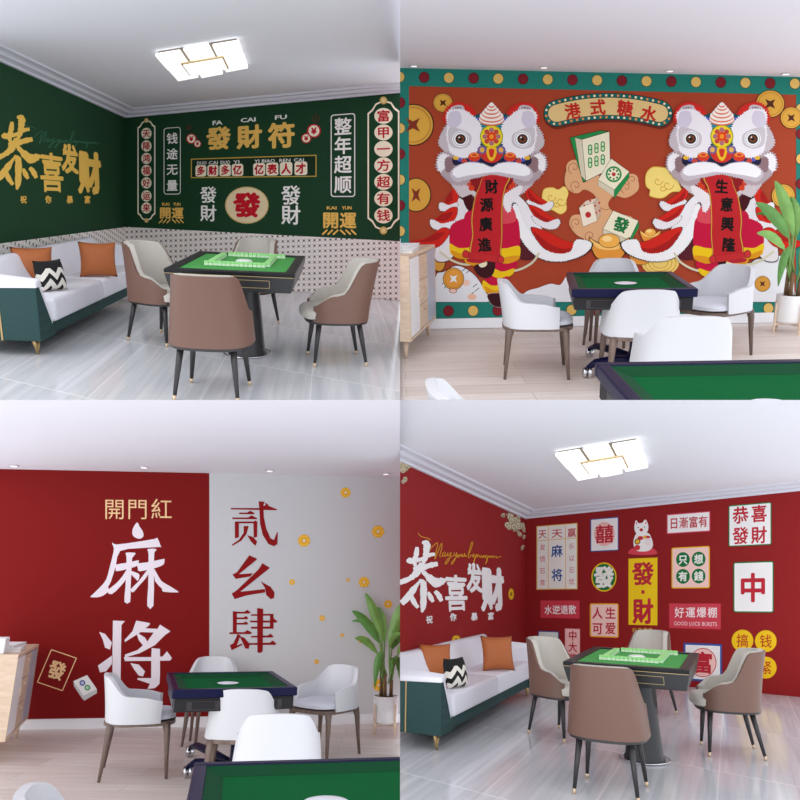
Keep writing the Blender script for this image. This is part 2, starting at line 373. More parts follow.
def sofa(label, M, L, D):
    wh = mat('white_leather', (232, 232, 240), .5); gr = quilt_mat(); brass = mat('gold_trim', (190, 160, 110), .3, metal=.7)
    t = thing('sofa', label, 'sofa', M)
    bm = B(); box(bm, .05, L-.05, .02, D-.05, .13, .24, .01); obj('base', bm, gr, t, label='dark green base rail')
    bm = B(); box(bm, .05, L-.05, D-.06, D, .13, .67, .02); obj('back_panel', bm, gr, t)
    for s in (0, 1):
        X = (lambda x: x) if s == 0 else (lambda x: L-x)
        bm = B()
        hexa(bm, [(X(0), 0, .13), (X(.30), 0, .13), (X(.30), D, .13), (X(0), D, .13), (X(0.0), 0.0, .56), (X(.06), 0.0, .56), (X(.06), D, .56), (X(0), D, .56)], .006)
        arm = obj('arm', bm, gr, t, label='quilted dark green arm side')
        bm = B()
        hexa(bm, [(X(-.01), -.01, .555), (X(.10), -.01, .555), (X(.14), D-.05, .555), (X(-.01), D-.05, .53), (X(0), 0.0, .60), (X(.09), 0.0, .62), (X(.14), D-.05, .66), (X(0), D-.05, .58)], .012)
        auto(obj('arm_pad', bm, wh, arm, label='white padded arm top'))
        bm = B()
        hexa(bm, [(X(.26), .015, .22), (X(.30), .015, .22), (X(.30), D-.1, .22), (X(.26), D-.1, .22), (X(.06), .015, .56), (X(.13), .015, .56), (X(.13), D-.1, .56), (X(.06), D-.1, .56)], .01)
        auto(obj('arm_lining', bm, wh, arm, label='white inner arm'))
        bm = B(); box(bm, X(0)-.004, X(0)+.004, D*.43, D*.43+.012, .13, .56); obj('trim_strip', bm, brass, arm, label='gold vertical trim strip')
    for s in (0, 1):
        x0 = .27 if s == 0 else L/2+.003; x1 = L/2-.003 if s == 0 else L-.27
        bm = B(); box(bm, x0, x1, -.02, D-.22, .235, .43, .035, 4); auto(obj('seat_cushion', bm, wh, t))
        x0 = .12 if s == 0 else L/2+.003; x1 = L/2-.003 if s == 0 else L-.12
        bm = B(); hexa(bm, [(x0, D-.32, .40), (x1, D-.32, .40), (x1, D-.06, .40), (x0, D-.06, .40), (x0, D-.16, .715), (x1, D-.16, .715), (x1, D-.03, .70), (x0, D-.03, .70)], .035)
        auto(obj('back_cushion', bm, wh, t))
    for x in (.1, L-.1):
        for y in (.08, D-.1):
            bm = B(); tube(bm, [(x-.045, y, .14), (x, y, 0)], [.018, .009], 8); tube(bm, [(x+.045, y, .14), (x, y, 0)], [.018, .009], 8); obj('leg', bm, brass, t, smooth=True, label='brass v-shaped leg')
    return t
def ceiling_lamp(room, plane_pt, label):
    # six square light tiles around a middle panel, on the ceiling
    q = [(152.5, 50), (240, 35.5), (249.5, 64), (176.5, 78)]
    P = [plane_pt(x, y) for x, y in q]
    n = (P[1]-P[0]).cross(P[3]-P[0]).normalized()
    if n.dot(P[0]-Vector((0, 0, CZ))) > 0: n = -n      # n points down into the room, towards the eye
    c = sum(P, Vector())/4; ux = ((P[1]-P[0])+(P[2]-P[3])).normalized(); uy = n.cross(ux)
    M = Matrix.Translation(c) @ Matrix((ux, uy, n)).transposed().to_4x4()
    Mi = M.inverted(); L = [Mi @ p for p in P]
    em = mat('lamp_diffuser', (250, 249, 246), .4, emit=.8); wh = mat('lamp_frame', (120, 112, 98), .5); gl = mat('lamp_gold', (222, 196, 150), .3, metal=.5)
    t = thing('ceiling_lamp', label, 'ceiling lamp', M)
    def bi(u, v): return L[0]*(1-u)*(1-v)+L[1]*u*(1-v)+L[2]*u*v+L[3]*(1-u)*v
    k = 0
    for j in range(2):
        for i in range(3):
            g = .02; u0, u1 = i/3+g, (i+1)/3-g; v0, v1 = j/2+g, (j+1)/2-g
            pts = [bi(*a) for a in ((u0, v0), (u1, v0), (u1, v1), (u0, v1))]
            up = .0 if (i+j) % 2 else .012
            bm = B(); hexa(bm, [(p.x, p.y, .012+up) for p in pts]+[(p.x, p.y, .045+up) for p in pts], .008)
            auto(obj('light_tile', bm, em, t))
    pts = [bi(*a) for a in ((.24, .3), (.76, .3), (.76, .74), (.24, .74))]
    bm = B(); hexa(bm, [(p.x, p.y, .058) for p in pts]+[(p.x, p.y, .074) for p in pts], .006); fr = obj('middle_frame', bm, gl, t)
    pts = [bi(*a) for a in ((.26, .33), (.74, .33), (.74, .71), (.26, .71))]
    bm = B(); hexa(bm, [(p.x, p.y, .070) for p in pts]+[(p.x, p.y, .084) for p in pts], .004); obj('middle_panel', bm, em, t)
    pts = [bi(*a) for a in ((.05, .06), (.95, .06), (.95, .94), (.05, .94))]
    bm = B(); hexa(bm, [(p.x, p.y, 0) for p in pts]+[(p.x, p.y, .014) for p in pts]); obj('back_plate', bm, wh, t)
    return t
def sideboard(label, M, L, D, z0, z1):
    oak = wood('light_oak', (206, 178, 152), (224, 202, 180), (3, 3, 14)); wh = mat('white_lacquer', (240, 240, 242), .4); gy = mat('grey_lacquer', (176, 182, 198), .4)
    t = thing('sideboard', label, 'sideboard', M)   # front faces -y, length along x
    bm = B(); box(bm, 0, L, .0, D, z1-.03, z1, .003); box(bm, 0, .025, .0, D, z0, z1-.03); box(bm, L-.025, L, .0, D, z0, z1-.03); box(bm, 0.025, L-.025, .0, D, z0, z0+.025); box(bm, .025, L-.025, D-.01, D, z0+.025, z1-.03)
    obj('carcass', bm, oak, t)
    a, b = .025, L-.025; s = (b-a)/3
    bm = B(); box(bm, a+.003, a+s-.003, -.0, .018, z0+.03, z1-.034, .003); dr = obj('door', bm, wh, t, label='white lacquered door')
    bm = B(); box(bm, a+s-.03, a+s-.02, -.012, .0, (z0+z1)/2-.04, (z0+z1)/2+.04, .002, 1); obj('handle', bm, oak, dr)
    for k in range(3):
        zz = z0+.03+k*(z1-z0-.064)/3
        bm = B(); box(bm, a+s+.003, a+2*s-.003, -.0, .018, zz, zz+(z1-z0-.064)/3-.006, .003); d = obj('drawer', bm, oak, t)
        bm = B(); lathe(bm, [(.012, 0), (.012, .015)], 10); bmesh.ops.rotate(bm, verts=bm.verts, matrix=Matrix.Rotation(PI/2, 3, 'X')); bmesh.ops.translate(bm, verts=bm.verts, vec=(a+1.5*s, 0.0, zz+(z1-z0-.064)/3-.06)); obj('knob', bm, oak, d)
    bm = B(); box(bm, a+2*s+.003, b-.003, -.0, .018, z0+.03, z1-.034, .003); obj('door', bm, gy, t, label='grey lacquered door')
    for x in (.1, L-.1):
        for y in (.07, D-.07):
            bm = B(); tube(bm, [(x, y, z0), (x+(.02 if x > L/2 else -.02), y, 0)], [.028, .014], 12); obj('leg', bm, oak, t, smooth=True)
    return t
def leaf_bm(L, w, bend, droop):
    bm = B(); N = 14; rows = []
    for i in range(N+1):
        u = i/N; wd = w*math.sin(PI*min(1, u*.97+.02))**.75*(1-.25*u)
        x = L*u*math.cos(bend*u)+0; z = L*u*math.sin(.9)-droop*u*u
        x = L*u*.55+droop*.5*u*u
        row = []
        for j in range(-3, 4):
            v = j/3; row.append(bm.verts.new((x-abs(v)*0.0, v*wd+.01*math.sin(u*20)*abs(v), z+abs(v)*wd*.35-.015*math.cos(v*3))))
        rows.append(row)
    for a, b in zip(rows, rows[1:]):
        for k in range(6): bm.faces.new((a[k], a[k+1], b[k+1], b[k]))
    return bm
def plant(label, M, Rm, yawroom, scale=1.0):
    """yawroom: direction basis; leaves given by (x, z, width) tips seen from the front"""
    pot = mat('white_pot', (238, 238, 238), .4); st = wood('light_oak', (206, 178, 152), (224, 202, 180), (3, 3, 14)); soil = mat('soil', (70, 50, 38), .95, bump=.6, bscale=40)
    lf = mat('leaf_green', (124, 172, 86), .45, vary=.35, vscale=7); lf2 = mat('leaf_dark', (92, 146, 68), .45, vary=.3, vscale=7); stem = mat('stem_green', (120, 158, 84), .5, vary=.2); bark = mat('stem_bark', (120, 92, 62), .8, vary=.5, vscale=40)
    t = thing('potted_plant', label, 'plant', M)
    bm = B(); lathe(bm, [(.115, .10), (.135, .12), (.135, .375), (.125, .375), (.122, .35)], 36); p = auto(obj('pot', bm, pot, t))
    bm = B(); lathe(bm, [(.12, .34), (.11, .355)], 24); obj('soil', bm, soil, p)
    for k in range(4):
        a = PI/2*k+.5; x, y = .155*math.cos(a), .155*math.sin(a)
        bm = B(); box(bm, x-.010, x+.010, y-.010, y+.010, 0, .30, .002, 1); obj('stand_leg', bm, st, t)
    bm = B(); box(bm, -.15, .15, -.012, .012, .08, .10); box(bm, -.012, .012, -.15, .15, .08, .10)
    bmesh.ops.rotate(bm, verts=bm.verts, matrix=Matrix.Rotation(.5, 3, 'Z')); obj('stand_cross', bm, st, t)
    for k, (x, y) in enumerate(((-.05, .02), (-.02, -.03), (.055, 0))):
        bm = B(); tube(bm, [(x, y, .35), (x*1.05, y, .5), (x*1.1, y, .60)], [.022, .019, .014], 10); obj('trunk', bm, bark, t, smooth=True)
    # leaves: base of stalk, start of blade, tip, half width, y depth
    LV = [((-.03, .6), (-.07, 1.10), (-.36, 1.78), .085, -.02, 0), ((-.02, .6), (-.03, 1.08), (-.14, 1.58), .085, .06, 0), ((.0, .6), (-.12, 1.07), (-.56, 1.52), .085, -.07, 1),
          ((-.04, .55), (-.16, .93), (-.52, 1.14), .07, -.12, 0), ((.05, .6), (.03, 1.06), (.30, 1.72), .11, 0, 0), ((.05, .6), (.08, .98), (.44, 1.42), .10, .1, 1),
          ((.06, .55), (.14, .92), (.42, 1.02), .10, -.1, 0), ((-.03, .5), (-.09, .96), (-.20, .46), .06, -.1, 1), ((.0, .5), (-.03, .92), (-.05, .5), .05, .1, 0),
          ((.06, .5), (.12, .88), (.24, .42), .06, .02, 1), ((.04, .6), (.01, 1.0), (.14, 1.2), .06, -.14, 0), ((.02, .5), (.10, .86), (.02, .66), .035, -.15, 1), ((-.02, .6), (-.08, 1.2), (-.5, 1.36), .05, .14, 1)]
    zz = lambda z: .5+(z-.5)*.74
    for k, (b, s, e, w, dy, dk) in enumerate(LV):
        b, s, e, w, dy = (b[0], zz(b[1])), (s[0]*.8, zz(s[1])), (e[0]*.76, zz(e[1])), w*.72, dy*.6
        bx, bz = b; sx, sz = s; tx, tz = e
        y0, y1, y2 = dy*.2, dy*.8, dy*2.0
        bm = B(); tube(bm, [(bx, y0, bz), ((bx+sx)/2-.01, (y0+y1)/2, (bz+sz)/2), (sx, y1, sz)], [.011, .009, .007], 8)
        stk = obj('leaf_stalk', bm, stem, t, smooth=True)
        p0, p2 = Vector((sx, y1, sz)), Vector((tx, y2, tz)); mid = p0.lerp(p2, .5)+Vector((0, 0, .10 if tz > sz else .12))
        if tz < sz: mid = p0.lerp(p2, .35)+Vector(((tx-sx)*.5, 0, .06))
        bm = B(); rows = []; N = 16
        side = Vector((0, 1, 0)); 
        for i in range(N+1):
            u = i/N; c = p0*(1-u)**2+mid*2*u*(1-u)+p2*u*u; tg = ((mid-p0)*(1-u)+(p2-mid)*u).normalized()
            fw = Vector((0, -1, 0)); sd = tg.cross(fw).normalized()       # blade lies roughly facing the front
            tw = .35*math.sin(k*1.7); sd = (sd*math.cos(tw)+fw*math.sin(tw)).normalized(); nn = tg.cross(sd)
            ww = w*math.sin(PI*(.03+.95*u))**.7*(1-.3*u)
            rows.append([bm.verts.new(c+sd*(v/3)*ww+nn*(abs(v)/3)*ww*.28+nn*.006*math.sin(i*2.1+v)) for v in range(-3, 4)])
        for a_, b_ in zip(rows, rows[1:]):
            for q in range(6): bm.faces.new((a_[q], a_[q+1], b_[q+1], b_[q]))
        obj('leaf', bm, lf2 if dk else lf, stk, smooth=True)
    return t
# ------------------------------------------------------------------ walls and ceilings
class Wall:
    def __init__(s, room, a, b, vp):
        s.room = room; P = room.W(*room.fl(*a)); Q = room.W(*room.fl(*b))
        d = Q-P; d.z = 0; d.normalize(); s.u = d; s.P = P; s.vp = vp
        m = Vector((d.y, -d.x, 0))
        if m.dot(room.cam-P) < 0: m = -m
        s.m = m; s.k = 0
        # local frame: x along, y out of the wall, z up
        x = m.cross(Vector((0, 0, 1))) * -1
        x = Vector((0, 0, 1)).cross(m) * -1
        s.M = Matrix.Translation(P) @ Matrix((Vector((m.y, -m.x, 0)), m, Vector((0, 0, 1)))).transposed().to_4x4()
        if s.M.determinant() < 0: s.M = Matrix.Translation(P) @ Matrix((Vector((-m.y, m.x, 0)), m, Vector((0, 0, 1)))).transposed().to_4x4()
        s.Mi = s.M.inverted()
    def at(s, x, y, lift=0):
        d = s.room.ray(x, y); t = (s.P-s.room.cam).dot(s.m)/d.dot(s.m)
        return s.room.cam+d*t+s.m*lift
    def lo(s, x, y, lift=0): return s.Mi @ s.at(x, y, lift)
    def slope(s, x, y): return (y-s.vp[1])/(x-s.vp[0])
def surf(name, room, pts, M, back, thick, m, uvs=False, kind='structure'):
    Mi = M.inverted(); bm = B()
    f = [bm.verts.new(Mi @ p) for p in pts]; g = [bm.verts.new(Mi @ (p+back*thick)) for p in pts]
    n = len(pts); bm.faces.new(f); bm.faces.new(g[::-1])
    for i in range(n): bm.faces.new((f[i], f[(i+1) % n], g[(i+1) % n], g[i]))
    if uvs:
        uv = bm.loops.layers.uv.new('UVMap')
        for fc in bm.faces:
            for l in fc.loops: l[uv].uv = (l.vert.co.x, l.vert.co.z)
    o = obj(name, bm, m, None, M); return props(o, kind=kind)
def plane3(a, b, c):
    n = (b-a).cross(c-a).normalized(); return a, n
def hit(room, pl, x, y):
    d = room.ray(x, y); t = (pl[0]-room.cam).dot(pl[1])/d.dot(pl[1]); return room.cam+d*t

# ------------------------------------------------------------------ printed art on a wall
GL = {}
def glyph(s, off):
    if (s, off) in GL: return GL[(s, off)]
    c = bpy.data.curves.new('t', 'FONT'); c.body = s; c.resolution_u = 2
    o = bpy.data.objects.new('t', c); COL.objects.link(o); bpy.context.view_layer.update()
    me = bpy.data.meshes.new_from_object(o.evaluated_get(bpy.context.evaluated_depsgraph_get()))
    r = ([(v.co.x, v.co.y) for v in me.vertices], [tuple(p.vertices) for p in me.polygons])
    bpy.data.objects.remove(o); bpy.data.meshes.remove(me); bpy.data.curves.remove(c); GL[(s, off)] = r
    if off > 0:      # heavier strokes: the outline laid down again around itself
        n = 8 if off > .025 else 4; base = glyph(s, 0) if off else r; V, Q = list(base[0]), list(base[1]); m0 = len(base[0])
        for k in range(n):
            dx, dy = off*math.cos(2*PI*k/n), off*math.sin(2*PI*k/n)
            V += [(x+dx, y+dy) for x, y in base[0]]; Q += [tuple(i+(k+1)*m0 for i in f) for f in base[1]]
        r = (V, Q, m0); GL[(s, off)] = r
    if len(r) == 2: r = (r[0], r[1], len(r[0])); GL[(s, off)] = r
    return r
def paint(rgb):
    return mat('print_%02x%02x%02x' % rgb, rgb, .75, spec=.2)
class Art:
    def __init__(s, wall): s.w = wall; s.bm = B(); s.mats = []
    def slot(s, rgb):
        m = paint(rgb)
        if m not in s.mats: s.mats.append(m)
        return s.mats.index(m)
    def poly(s, pts, rgb, lift=None):
        if lift is None: s.w.k += 1; lift = .002+.00003*s.w.k
        v = [s.bm.verts.new(s.w.lo(x, y, lift)) for x, y in pts]
        f = s.bm.faces.new(v); f.material_index = s.slot(rgb); return s
    def ell(s, cx, cy, rx, ry, rgb, n=28, rot=0):
        c, q = math.cos(rot), math.sin(rot)
        return s.poly([(cx+rx*math.cos(t)*c-ry*math.sin(t)*q, cy+rx*math.cos(t)*q+ry*math.sin(t)*c) for t in [2*PI*k/n for k in range(n)]], rgb)
    def rect(s, cx, cy, w, h, rgb, r=0, sl=None):
        sl = s.w.slope(cx, cy) if sl is None else sl; p = []
        if r == 0: loc = [(-w/2, -h/2), (w/2, -h/2), (w/2, h/2), (-w/2, h/2)]
        else:
            loc = []
            for (ax, ay, a0) in ((w/2-r, -h/2+r, -90), (w/2-r, h/2-r, 0), (-w/2+r, h/2-r, 90), (-w/2+r, -h/2+r, 180)):
                for k in range(6): a = math.radians(a0+k*18); loc.append((ax+r*math.cos(a), ay+r*math.sin(a)))
        for x, y in loc: p.append((cx+x, cy+y+s.w.slope(cx, cy+y)*x if sl is not False else cy+y))
        return s.poly(p, rgb)
    def text(s, ch, cx, cy, w, h, rgb, bold=.012, jit=0, em=True, rot=0, lift=None):
        vs, fs, m0 = glyph(ch, bold)
        if lift is None: s.w.k += 1; lift = .002+.00003*s.w.k
        if em: x0, x1, y0, y1 = 0, len(ch), -.12, .88
        else:
            xs = [v[0] for v in vs]; ys = [v[1] for v in vs]; x0, x1, y0, y1 = min(xs), max(xs), min(ys), max(ys)
        c, q = math.cos(rot), math.sin(rot); out = []
        for vi, (gx, gy) in enumerate(vs):
            a = ((gx-x0)/(x1-x0)-.5)*w; b = -((gy-y0)/(y1-y0)-.5)*h
            if jit: a += jit*math.sin(gx*23+gy*31)+jit*.5*math.sin(gy*57); b += jit*math.sin(gx*37-gy*19)+jit*.5*math.sin(gx*61)
            a, b = a*c-b*q, a*q+b*c
            out.append(s.bm.verts.new(s.w.lo(cx+a, cy+b+s.w.slope(cx, cy+b)*a, lift+.0003*(vi//m0))))
        si = s.slot(rgb)
        for f in fs:
            try: s.bm.faces.new([out[i] for i in f]).material_index = si
            except ValueError: pass
        return s
    def ribbon(s, pts, w, rgb):
        n = len(pts); w = w if isinstance(w, (list, tuple)) else [w]*n; L, R = [], []
        s.w.k += 1; lift = .002+.00003*s.w.k
        for i, (x, y) in enumerate(pts):
            x0, y0 = pts[max(i-1, 0)]; x1, y1 = pts[min(i+1, n-1)]; d = math.hypot(x1-x0, y1-y0) or 1; nx, ny = -(y1-y0)/d, (x1-x0)/d
            L.append(s.bm.verts.new(s.w.lo(x+nx*w[i]/2, y+ny*w[i]/2, lift))); R.append(s.bm.verts.new(s.w.lo(x-nx*w[i]/2, y-ny*w[i]/2, lift)))
        si = s.slot(rgb)
        for i in range(n-1): s.bm.faces.new((L[i], L[i+1], R[i+1], R[i])).material_index = si
        return s
    def done(s, name, parent, label=None):
        o = bpy.data.objects.new(name, bpy.data.meshes.new(name)); s.bm.to_mesh(o.data); s.bm.free()
        for m in s.mats: o.data.materials.append(m)
        link(o); o.parent = parent
        if label: o['label'] = label
        # parent frames are the wall frame, or a child of it at identity
        return o
def cat(pts, n=6, closed=True):
    out = []; N = len(pts)
    for i in range(N if closed else N-1):
        p = [pts[(i+k-1) % N] if closed else pts[max(0, min(N-1, i+k-1))] for k in range(4)]
        for j in range(n):
            t = j/n
            out.append(tuple(.5*((2*p[1][a])+(-p[0][a]+p[2][a])*t+(2*p[0][a]-5*p[1][a]+4*p[2][a]-p[3][a])*t*t+(-p[0][a]+3*p[1][a]-3*p[2][a]+p[3][a])*t**3) for a in (0, 1)))
    if not closed: out.append(tuple(pts[-1]))
    return out
def fur(pts, amp, step, rnd):
    pts = cat(pts, 8); per = []; acc = 0; out = []; N = len(pts)
    area = sum(pts[i][0]*pts[(i+1) % N][1]-pts[(i+1) % N][0]*pts[i][1] for i in range(N)); sg = 1 if area > 0 else -1
    up = False
    for i in range(N):
        x0, y0 = pts[i]; x1, y1 = pts[(i+1) % N]; d = math.hypot(x1-x0, y1-y0)
        if d < 1e-6: continue
        while acc < d:
            t = acc/d; nx, ny = (y1-y0)/d*sg, -(x1-x0)/d*sg; a = amp*rnd.uniform(.5, 1.2) if up else 0; up = not up
            out.append((x0+(x1-x0)*t+nx*a, y0+(y1-y0)*t+ny*a)); acc += step
        acc -= d
    return out
def wallthing(name, wall, label, cat_, group=None, c=None):
    M = wall.M if c is None else Matrix.Translation(wall.at(*c)-wall.P) @ wall.M
    return thing(name, label, cat_, M, group)

def script_line(A, f, rgb, w):
    # thin handwritten English line; points in the unit box
    P = [[(0, -.05), (.03, .08), (.12, .16), (.15, .22)],
         [(.13, .62), (.2, .38), (.235, .34), (.22, .6), (.20, .95), (.24, .65), (.28, .34), (.285, .5), (.26, .8), (.275, .86)],
         [(.32, .66), (.295, .72), (.295, .84), (.32, .78), (.325, .68), (.325, .82), (.345, .8), (.36, .68), (.355, .8), (.38, .76), (.395, .66), (.38, .9), (.34, 1.12), (.325, 1.1), (.36, .92), (.42, .8)],
         [(.435, .68), (.43, .8), (.45, .78), (.465, .68), (.45, .9), (.41, 1.12), (.40, 1.08), (.44, .92), (.485, .76), (.475, .84), (.49, .85), (.50, .74), (.515, .82), (.53, .72), (.53, .82), (.55, .8), (.56, .7), (.565, .82), (.59, .78)],
         [(.60, .78), (.64, .5), (.655, .28), (.64, .3), (.615, .6), (.60, .82), (.62, .86), (.635, .76), (.66, .8), (.675, .72), (.66, .74), (.665, .84), (.69, .8)],
         [(.70, .72), (.68, .95), (.66, 1.12), (.68, .9), (.71, .74), (.72, .78), (.705, .84), (.74, .76), (.745, .84), (.77, .76), (.765, .84), (.78, .84), (.79, .76), (.80, .82), (.82, .74), (.81, .86), (.83, .86)],
         [(.84, .76), (.83, .95), (.81, 1.1), (.83, .9), (.855, .78), (.86, .82), (.88, .78), (.875, .84), (.895, .8), (.905, .76), (.905, .84), (.925, .8), (.94, .78), (.94, .86), (.96, .82), (1.0, .79)]]
    for st in P: A.ribbon([f(*p) for p in cat(st, 5, False)], w, rgb)
def brush_wealth(parent, wall, F4, small, rgb):
    # the four brush characters: the first from its own strokes, the others heavy and rough
    A = Art(wall); x0, y0, x1, y1 = F4[0]; rnd = random.Random(5)
    def g(x, y): return (x0+(x/315)*(x1-x0), y0+((y-80)/495)*(y1-y0))
    sc = (x1-x0)/315
    S = [[(118, 118, 22), (112, 170, 34), (100, 220, 34), (108, 255, 20)], [(152, 85, 20), (185, 100, 50), (180, 160, 44), (172, 205, 30), (150, 240, 18)],
         [(52, 200, 26), (75, 215, 44), (140, 205, 26), (200, 175, 28), (242, 168, 22)], [(90, 270, 20), (150, 262, 40), (210, 245, 40), (262, 235, 26)],
         [(150, 230, 34), (120, 290, 46), (70, 335, 36), (5, 362, 34), (-8, 365, 26)], [(150, 280, 20), (200, 330, 46), (250, 365, 66), (300, 350, 44), (312, 340, 14)],
         [(130, 350, 20), (160, 370, 44), (162, 450, 42), (160, 530, 42), (150, 572, 12)], [(140, 350, 10), (95, 410, 40), (50, 470, 44), (8, 510, 40)],
         [(70, 440, 26), (95, 500, 34), (125, 540, 24)], [(195, 430, 14), (210, 465, 34), (230, 500, 20)], [(240, 425, 20), (265, 450, 36), (288, 495, 24)]]
    for st in S:
        c = cat([p[:2] for p in st], 5, False); ws = cat([(p[2], 0) for p in st], 5, False)
        A.ribbon([g(*p) for p in c], [max(.3, w[0]*sc*rnd.uniform(.85, 1.15)) for w in ws], rgb)
    A.done('brush_character', parent)
    for ch, b, bo in (('喜', F4[1], .022), ('发', F4[2], .04), ('财', F4[3], .05)):
        A = Art(wall); A.text(ch, (b[0]+b[2])/2, (b[1]+b[3])/2, (b[2]-b[0])*1.0, (b[3]-b[1])*1.0, rgb, bo, jit=.35, rot=-.03); A.done('brush_character', parent)
    for ch, (x, y) in zip('祝你暴富', small):
        A = Art(wall); A.text(ch, x, y, 6.5, 8, rgb, .03, jit=.15); A.done('small_character', parent)
def coin(A, x, y, r, rx=1.0, rot=0, gold=(226, 172, 66), dark=(84, 40, 24), out=(60, 35, 25), hole=None):
    A.ell(x, y, r*rx, r, out, rot=rot).ell(x, y, r*rx*.95, r*.95, gold, rot=rot).ell(x, y, r*rx*.84, r*.84, (190, 132, 44), rot=rot).ell(x, y, r*rx*.79, r*.79, gold, rot=rot)
    q = r*.34; A.poly([(x+a*q*rx, y+b*q) for a, b in ((-1, -1), (0, -.55), (1, -1), (.55, 0), (1, 1), (0, .55), (-1, 1), (-.55, 0))], hole or dark)
# ================================================================== rooms
def base_room_a(room, wallL, wallR, topL, cor, topR, names, greenline=None, wc=(24, 66, 38), lattice=None, grout=None):
    """wallL/wallR: floor line pixels of the left and the right wall, corner shared"""
    lam = mat('wallpaper_%s' % room.name, wc, .7, spec=.25)
    x0 = -40 if room.off[0] == 0 else -1.5; yb = 404 if room.off[1] == 0 else 430; yt = -40 if room.off[1] == 0 else -2; x1 = 440 if room.off[0] else 402
    c_fl = wallL[1]; c_top = cor
    def ext(a, b, x): return (x, a[1]+(b[1]-a[1])*(x-a[0])/(b[0]-a[0]))
    WL = Wall(room, wallL[0], wallL[1], (308, 200)); WR = Wall(room, wallR[0], wallR[1], (-776, 200))
    tl = ext(topL, cor, x0); bl = ext(wallL[0], wallL[1], x0); tr = ext(cor, topR, x1); br = ext(wallR[0], wallR[1], x1)
    surf('wall_left', room, [WL.at(*p) for p in (tl, c_top, c_fl, bl)], WL.M, -WL.m, .1, lam)
    surf('wall_right', room, [WR.at(*p) for p in (c_top, tr, br, c_fl)], WR.M, -WR.m, .1, lam)
    if lattice:
        lm = lattice_tile('lattice_tile', .074, .074)
        g0, gc, g1 = lattice; gl = ext(g0, gc, x0); gr = ext(gc, g1, x1)
        for nm, W, P in (('trim_1', WL, (gl, gc, c_fl, bl)), ('trim_2', WR, (gc, gr, br, c_fl))):
            surf(nm, room, [W.at(*p, .012) for p in P], W.M, -W.m, .011, lm, uvs=True)
    # ceiling through the two wall tops, a hand's breadth above the wallpaper edge
    up = 7
    C = [WL.at(tl[0], tl[1]-up), WL.at(cor[0], cor[1]-up), WR.at(tr[0], tr[1]-up*1.1)]
    pl = plane3(*C); nn = pl[1]
    if nn.z < 0: nn = -nn
    cm = mat('ceiling_paint_a', (232, 233, 240), .85, bump=.1, bscale=300)
    pts = [C[0], C[1], C[2]]+[hit(room, pl, x1, yt), hit(room, pl, x0, yt)]
    # wall strip between paper and ceiling plus stepped cornice
    ux = (C[2]-C[1]).normalized(); Mc = Matrix.Translation(C[1]) @ Matrix((ux, nn.cross(ux), nn)).transposed().to_4x4()
    surf('ceiling', room, pts, Mc, nn, .06, cm)
    crm = mat('cornice_paint', (216, 218, 228), .7)
    for nm, W, a, b in (('trim_3', WL, C[0], C[1]), ('trim_4', WR, C[1], C[2])):
        d = (b-a).normalized(); inn = W.m-nn*W.m.dot(nn); inn.normalize()
        lowA = W.at(*(tl if W is WL else cor)); lowB = W.at(*(cor if W is WL else tr))
        hA = (lowA-a); hB = (lowB-b)
        prof = [(0, 1.0), (.03, 1.0), (.035, .72), (.10, .62), (.13, .30), (.19, .25), (.20, .0), (0, 0.0)]
        # mitre at the room corner: inset points slide along the other wall's inward direction
        o2 = (WR.m if W is WL else WL.m)
        bm = B(); M0 = Mc; Mi = M0.inverted(); RA, RB = [], []
        hw = min(hA.length, hB.length)
        for k, (o, q) in enumerate(prof):
            def end(pt, hv, corner):
                v = inn*o
                if corner:
                    dd = d if W is WL else -d
                    # move along the wall so that the distance from the other wall is also o
                    s_ = (o-v.dot(o2))/(-dd.dot(o2)) if abs(dd.dot(o2)) > 1e-3 else 0
                    v = v-dd*s_
                return pt+v+hv*q
            ea = end(a, hA, W is WR); eb = end(b, hB, W is WL)
            if W is WL: ea = ea+(ea-eb).normalized()*1.2
            else: eb = eb+(eb-ea).normalized()*1.2
            RA.append(bm.verts.new(Mi @ ea)); RB.append(bm.verts.new(Mi @ eb))
        n = len(prof)
        for k in range(n): bm.faces.new((RA[k], RA[(k+1) % n], RB[(k+1) % n], RB[k]))
        bm.faces.new(RA); bm.faces.new(RB[::-1]); props(obj(nm, bm, crm, None, M0), kind='structure')
    # floor
    O = room.fl(*grout[0]); e1 = room.fl(*grout[1]); e2 = room.fl(*grout[2])
    e1 = (e1[0]-O[0], e1[1]-O[1]); e2 = (e2[0]-O[0], e2[1]-O[1])
    fm = marble_tiles('marble_floor_%s' % room.name, O, e1, e2)
    P = [room.W(*room.fl(*p)) for p in ((x0, yb), bl, c_fl, br, (x1, yb))]
    surf('floor', room, P, room.M, -room.n, .06, fm)
    return WL, WR, pl
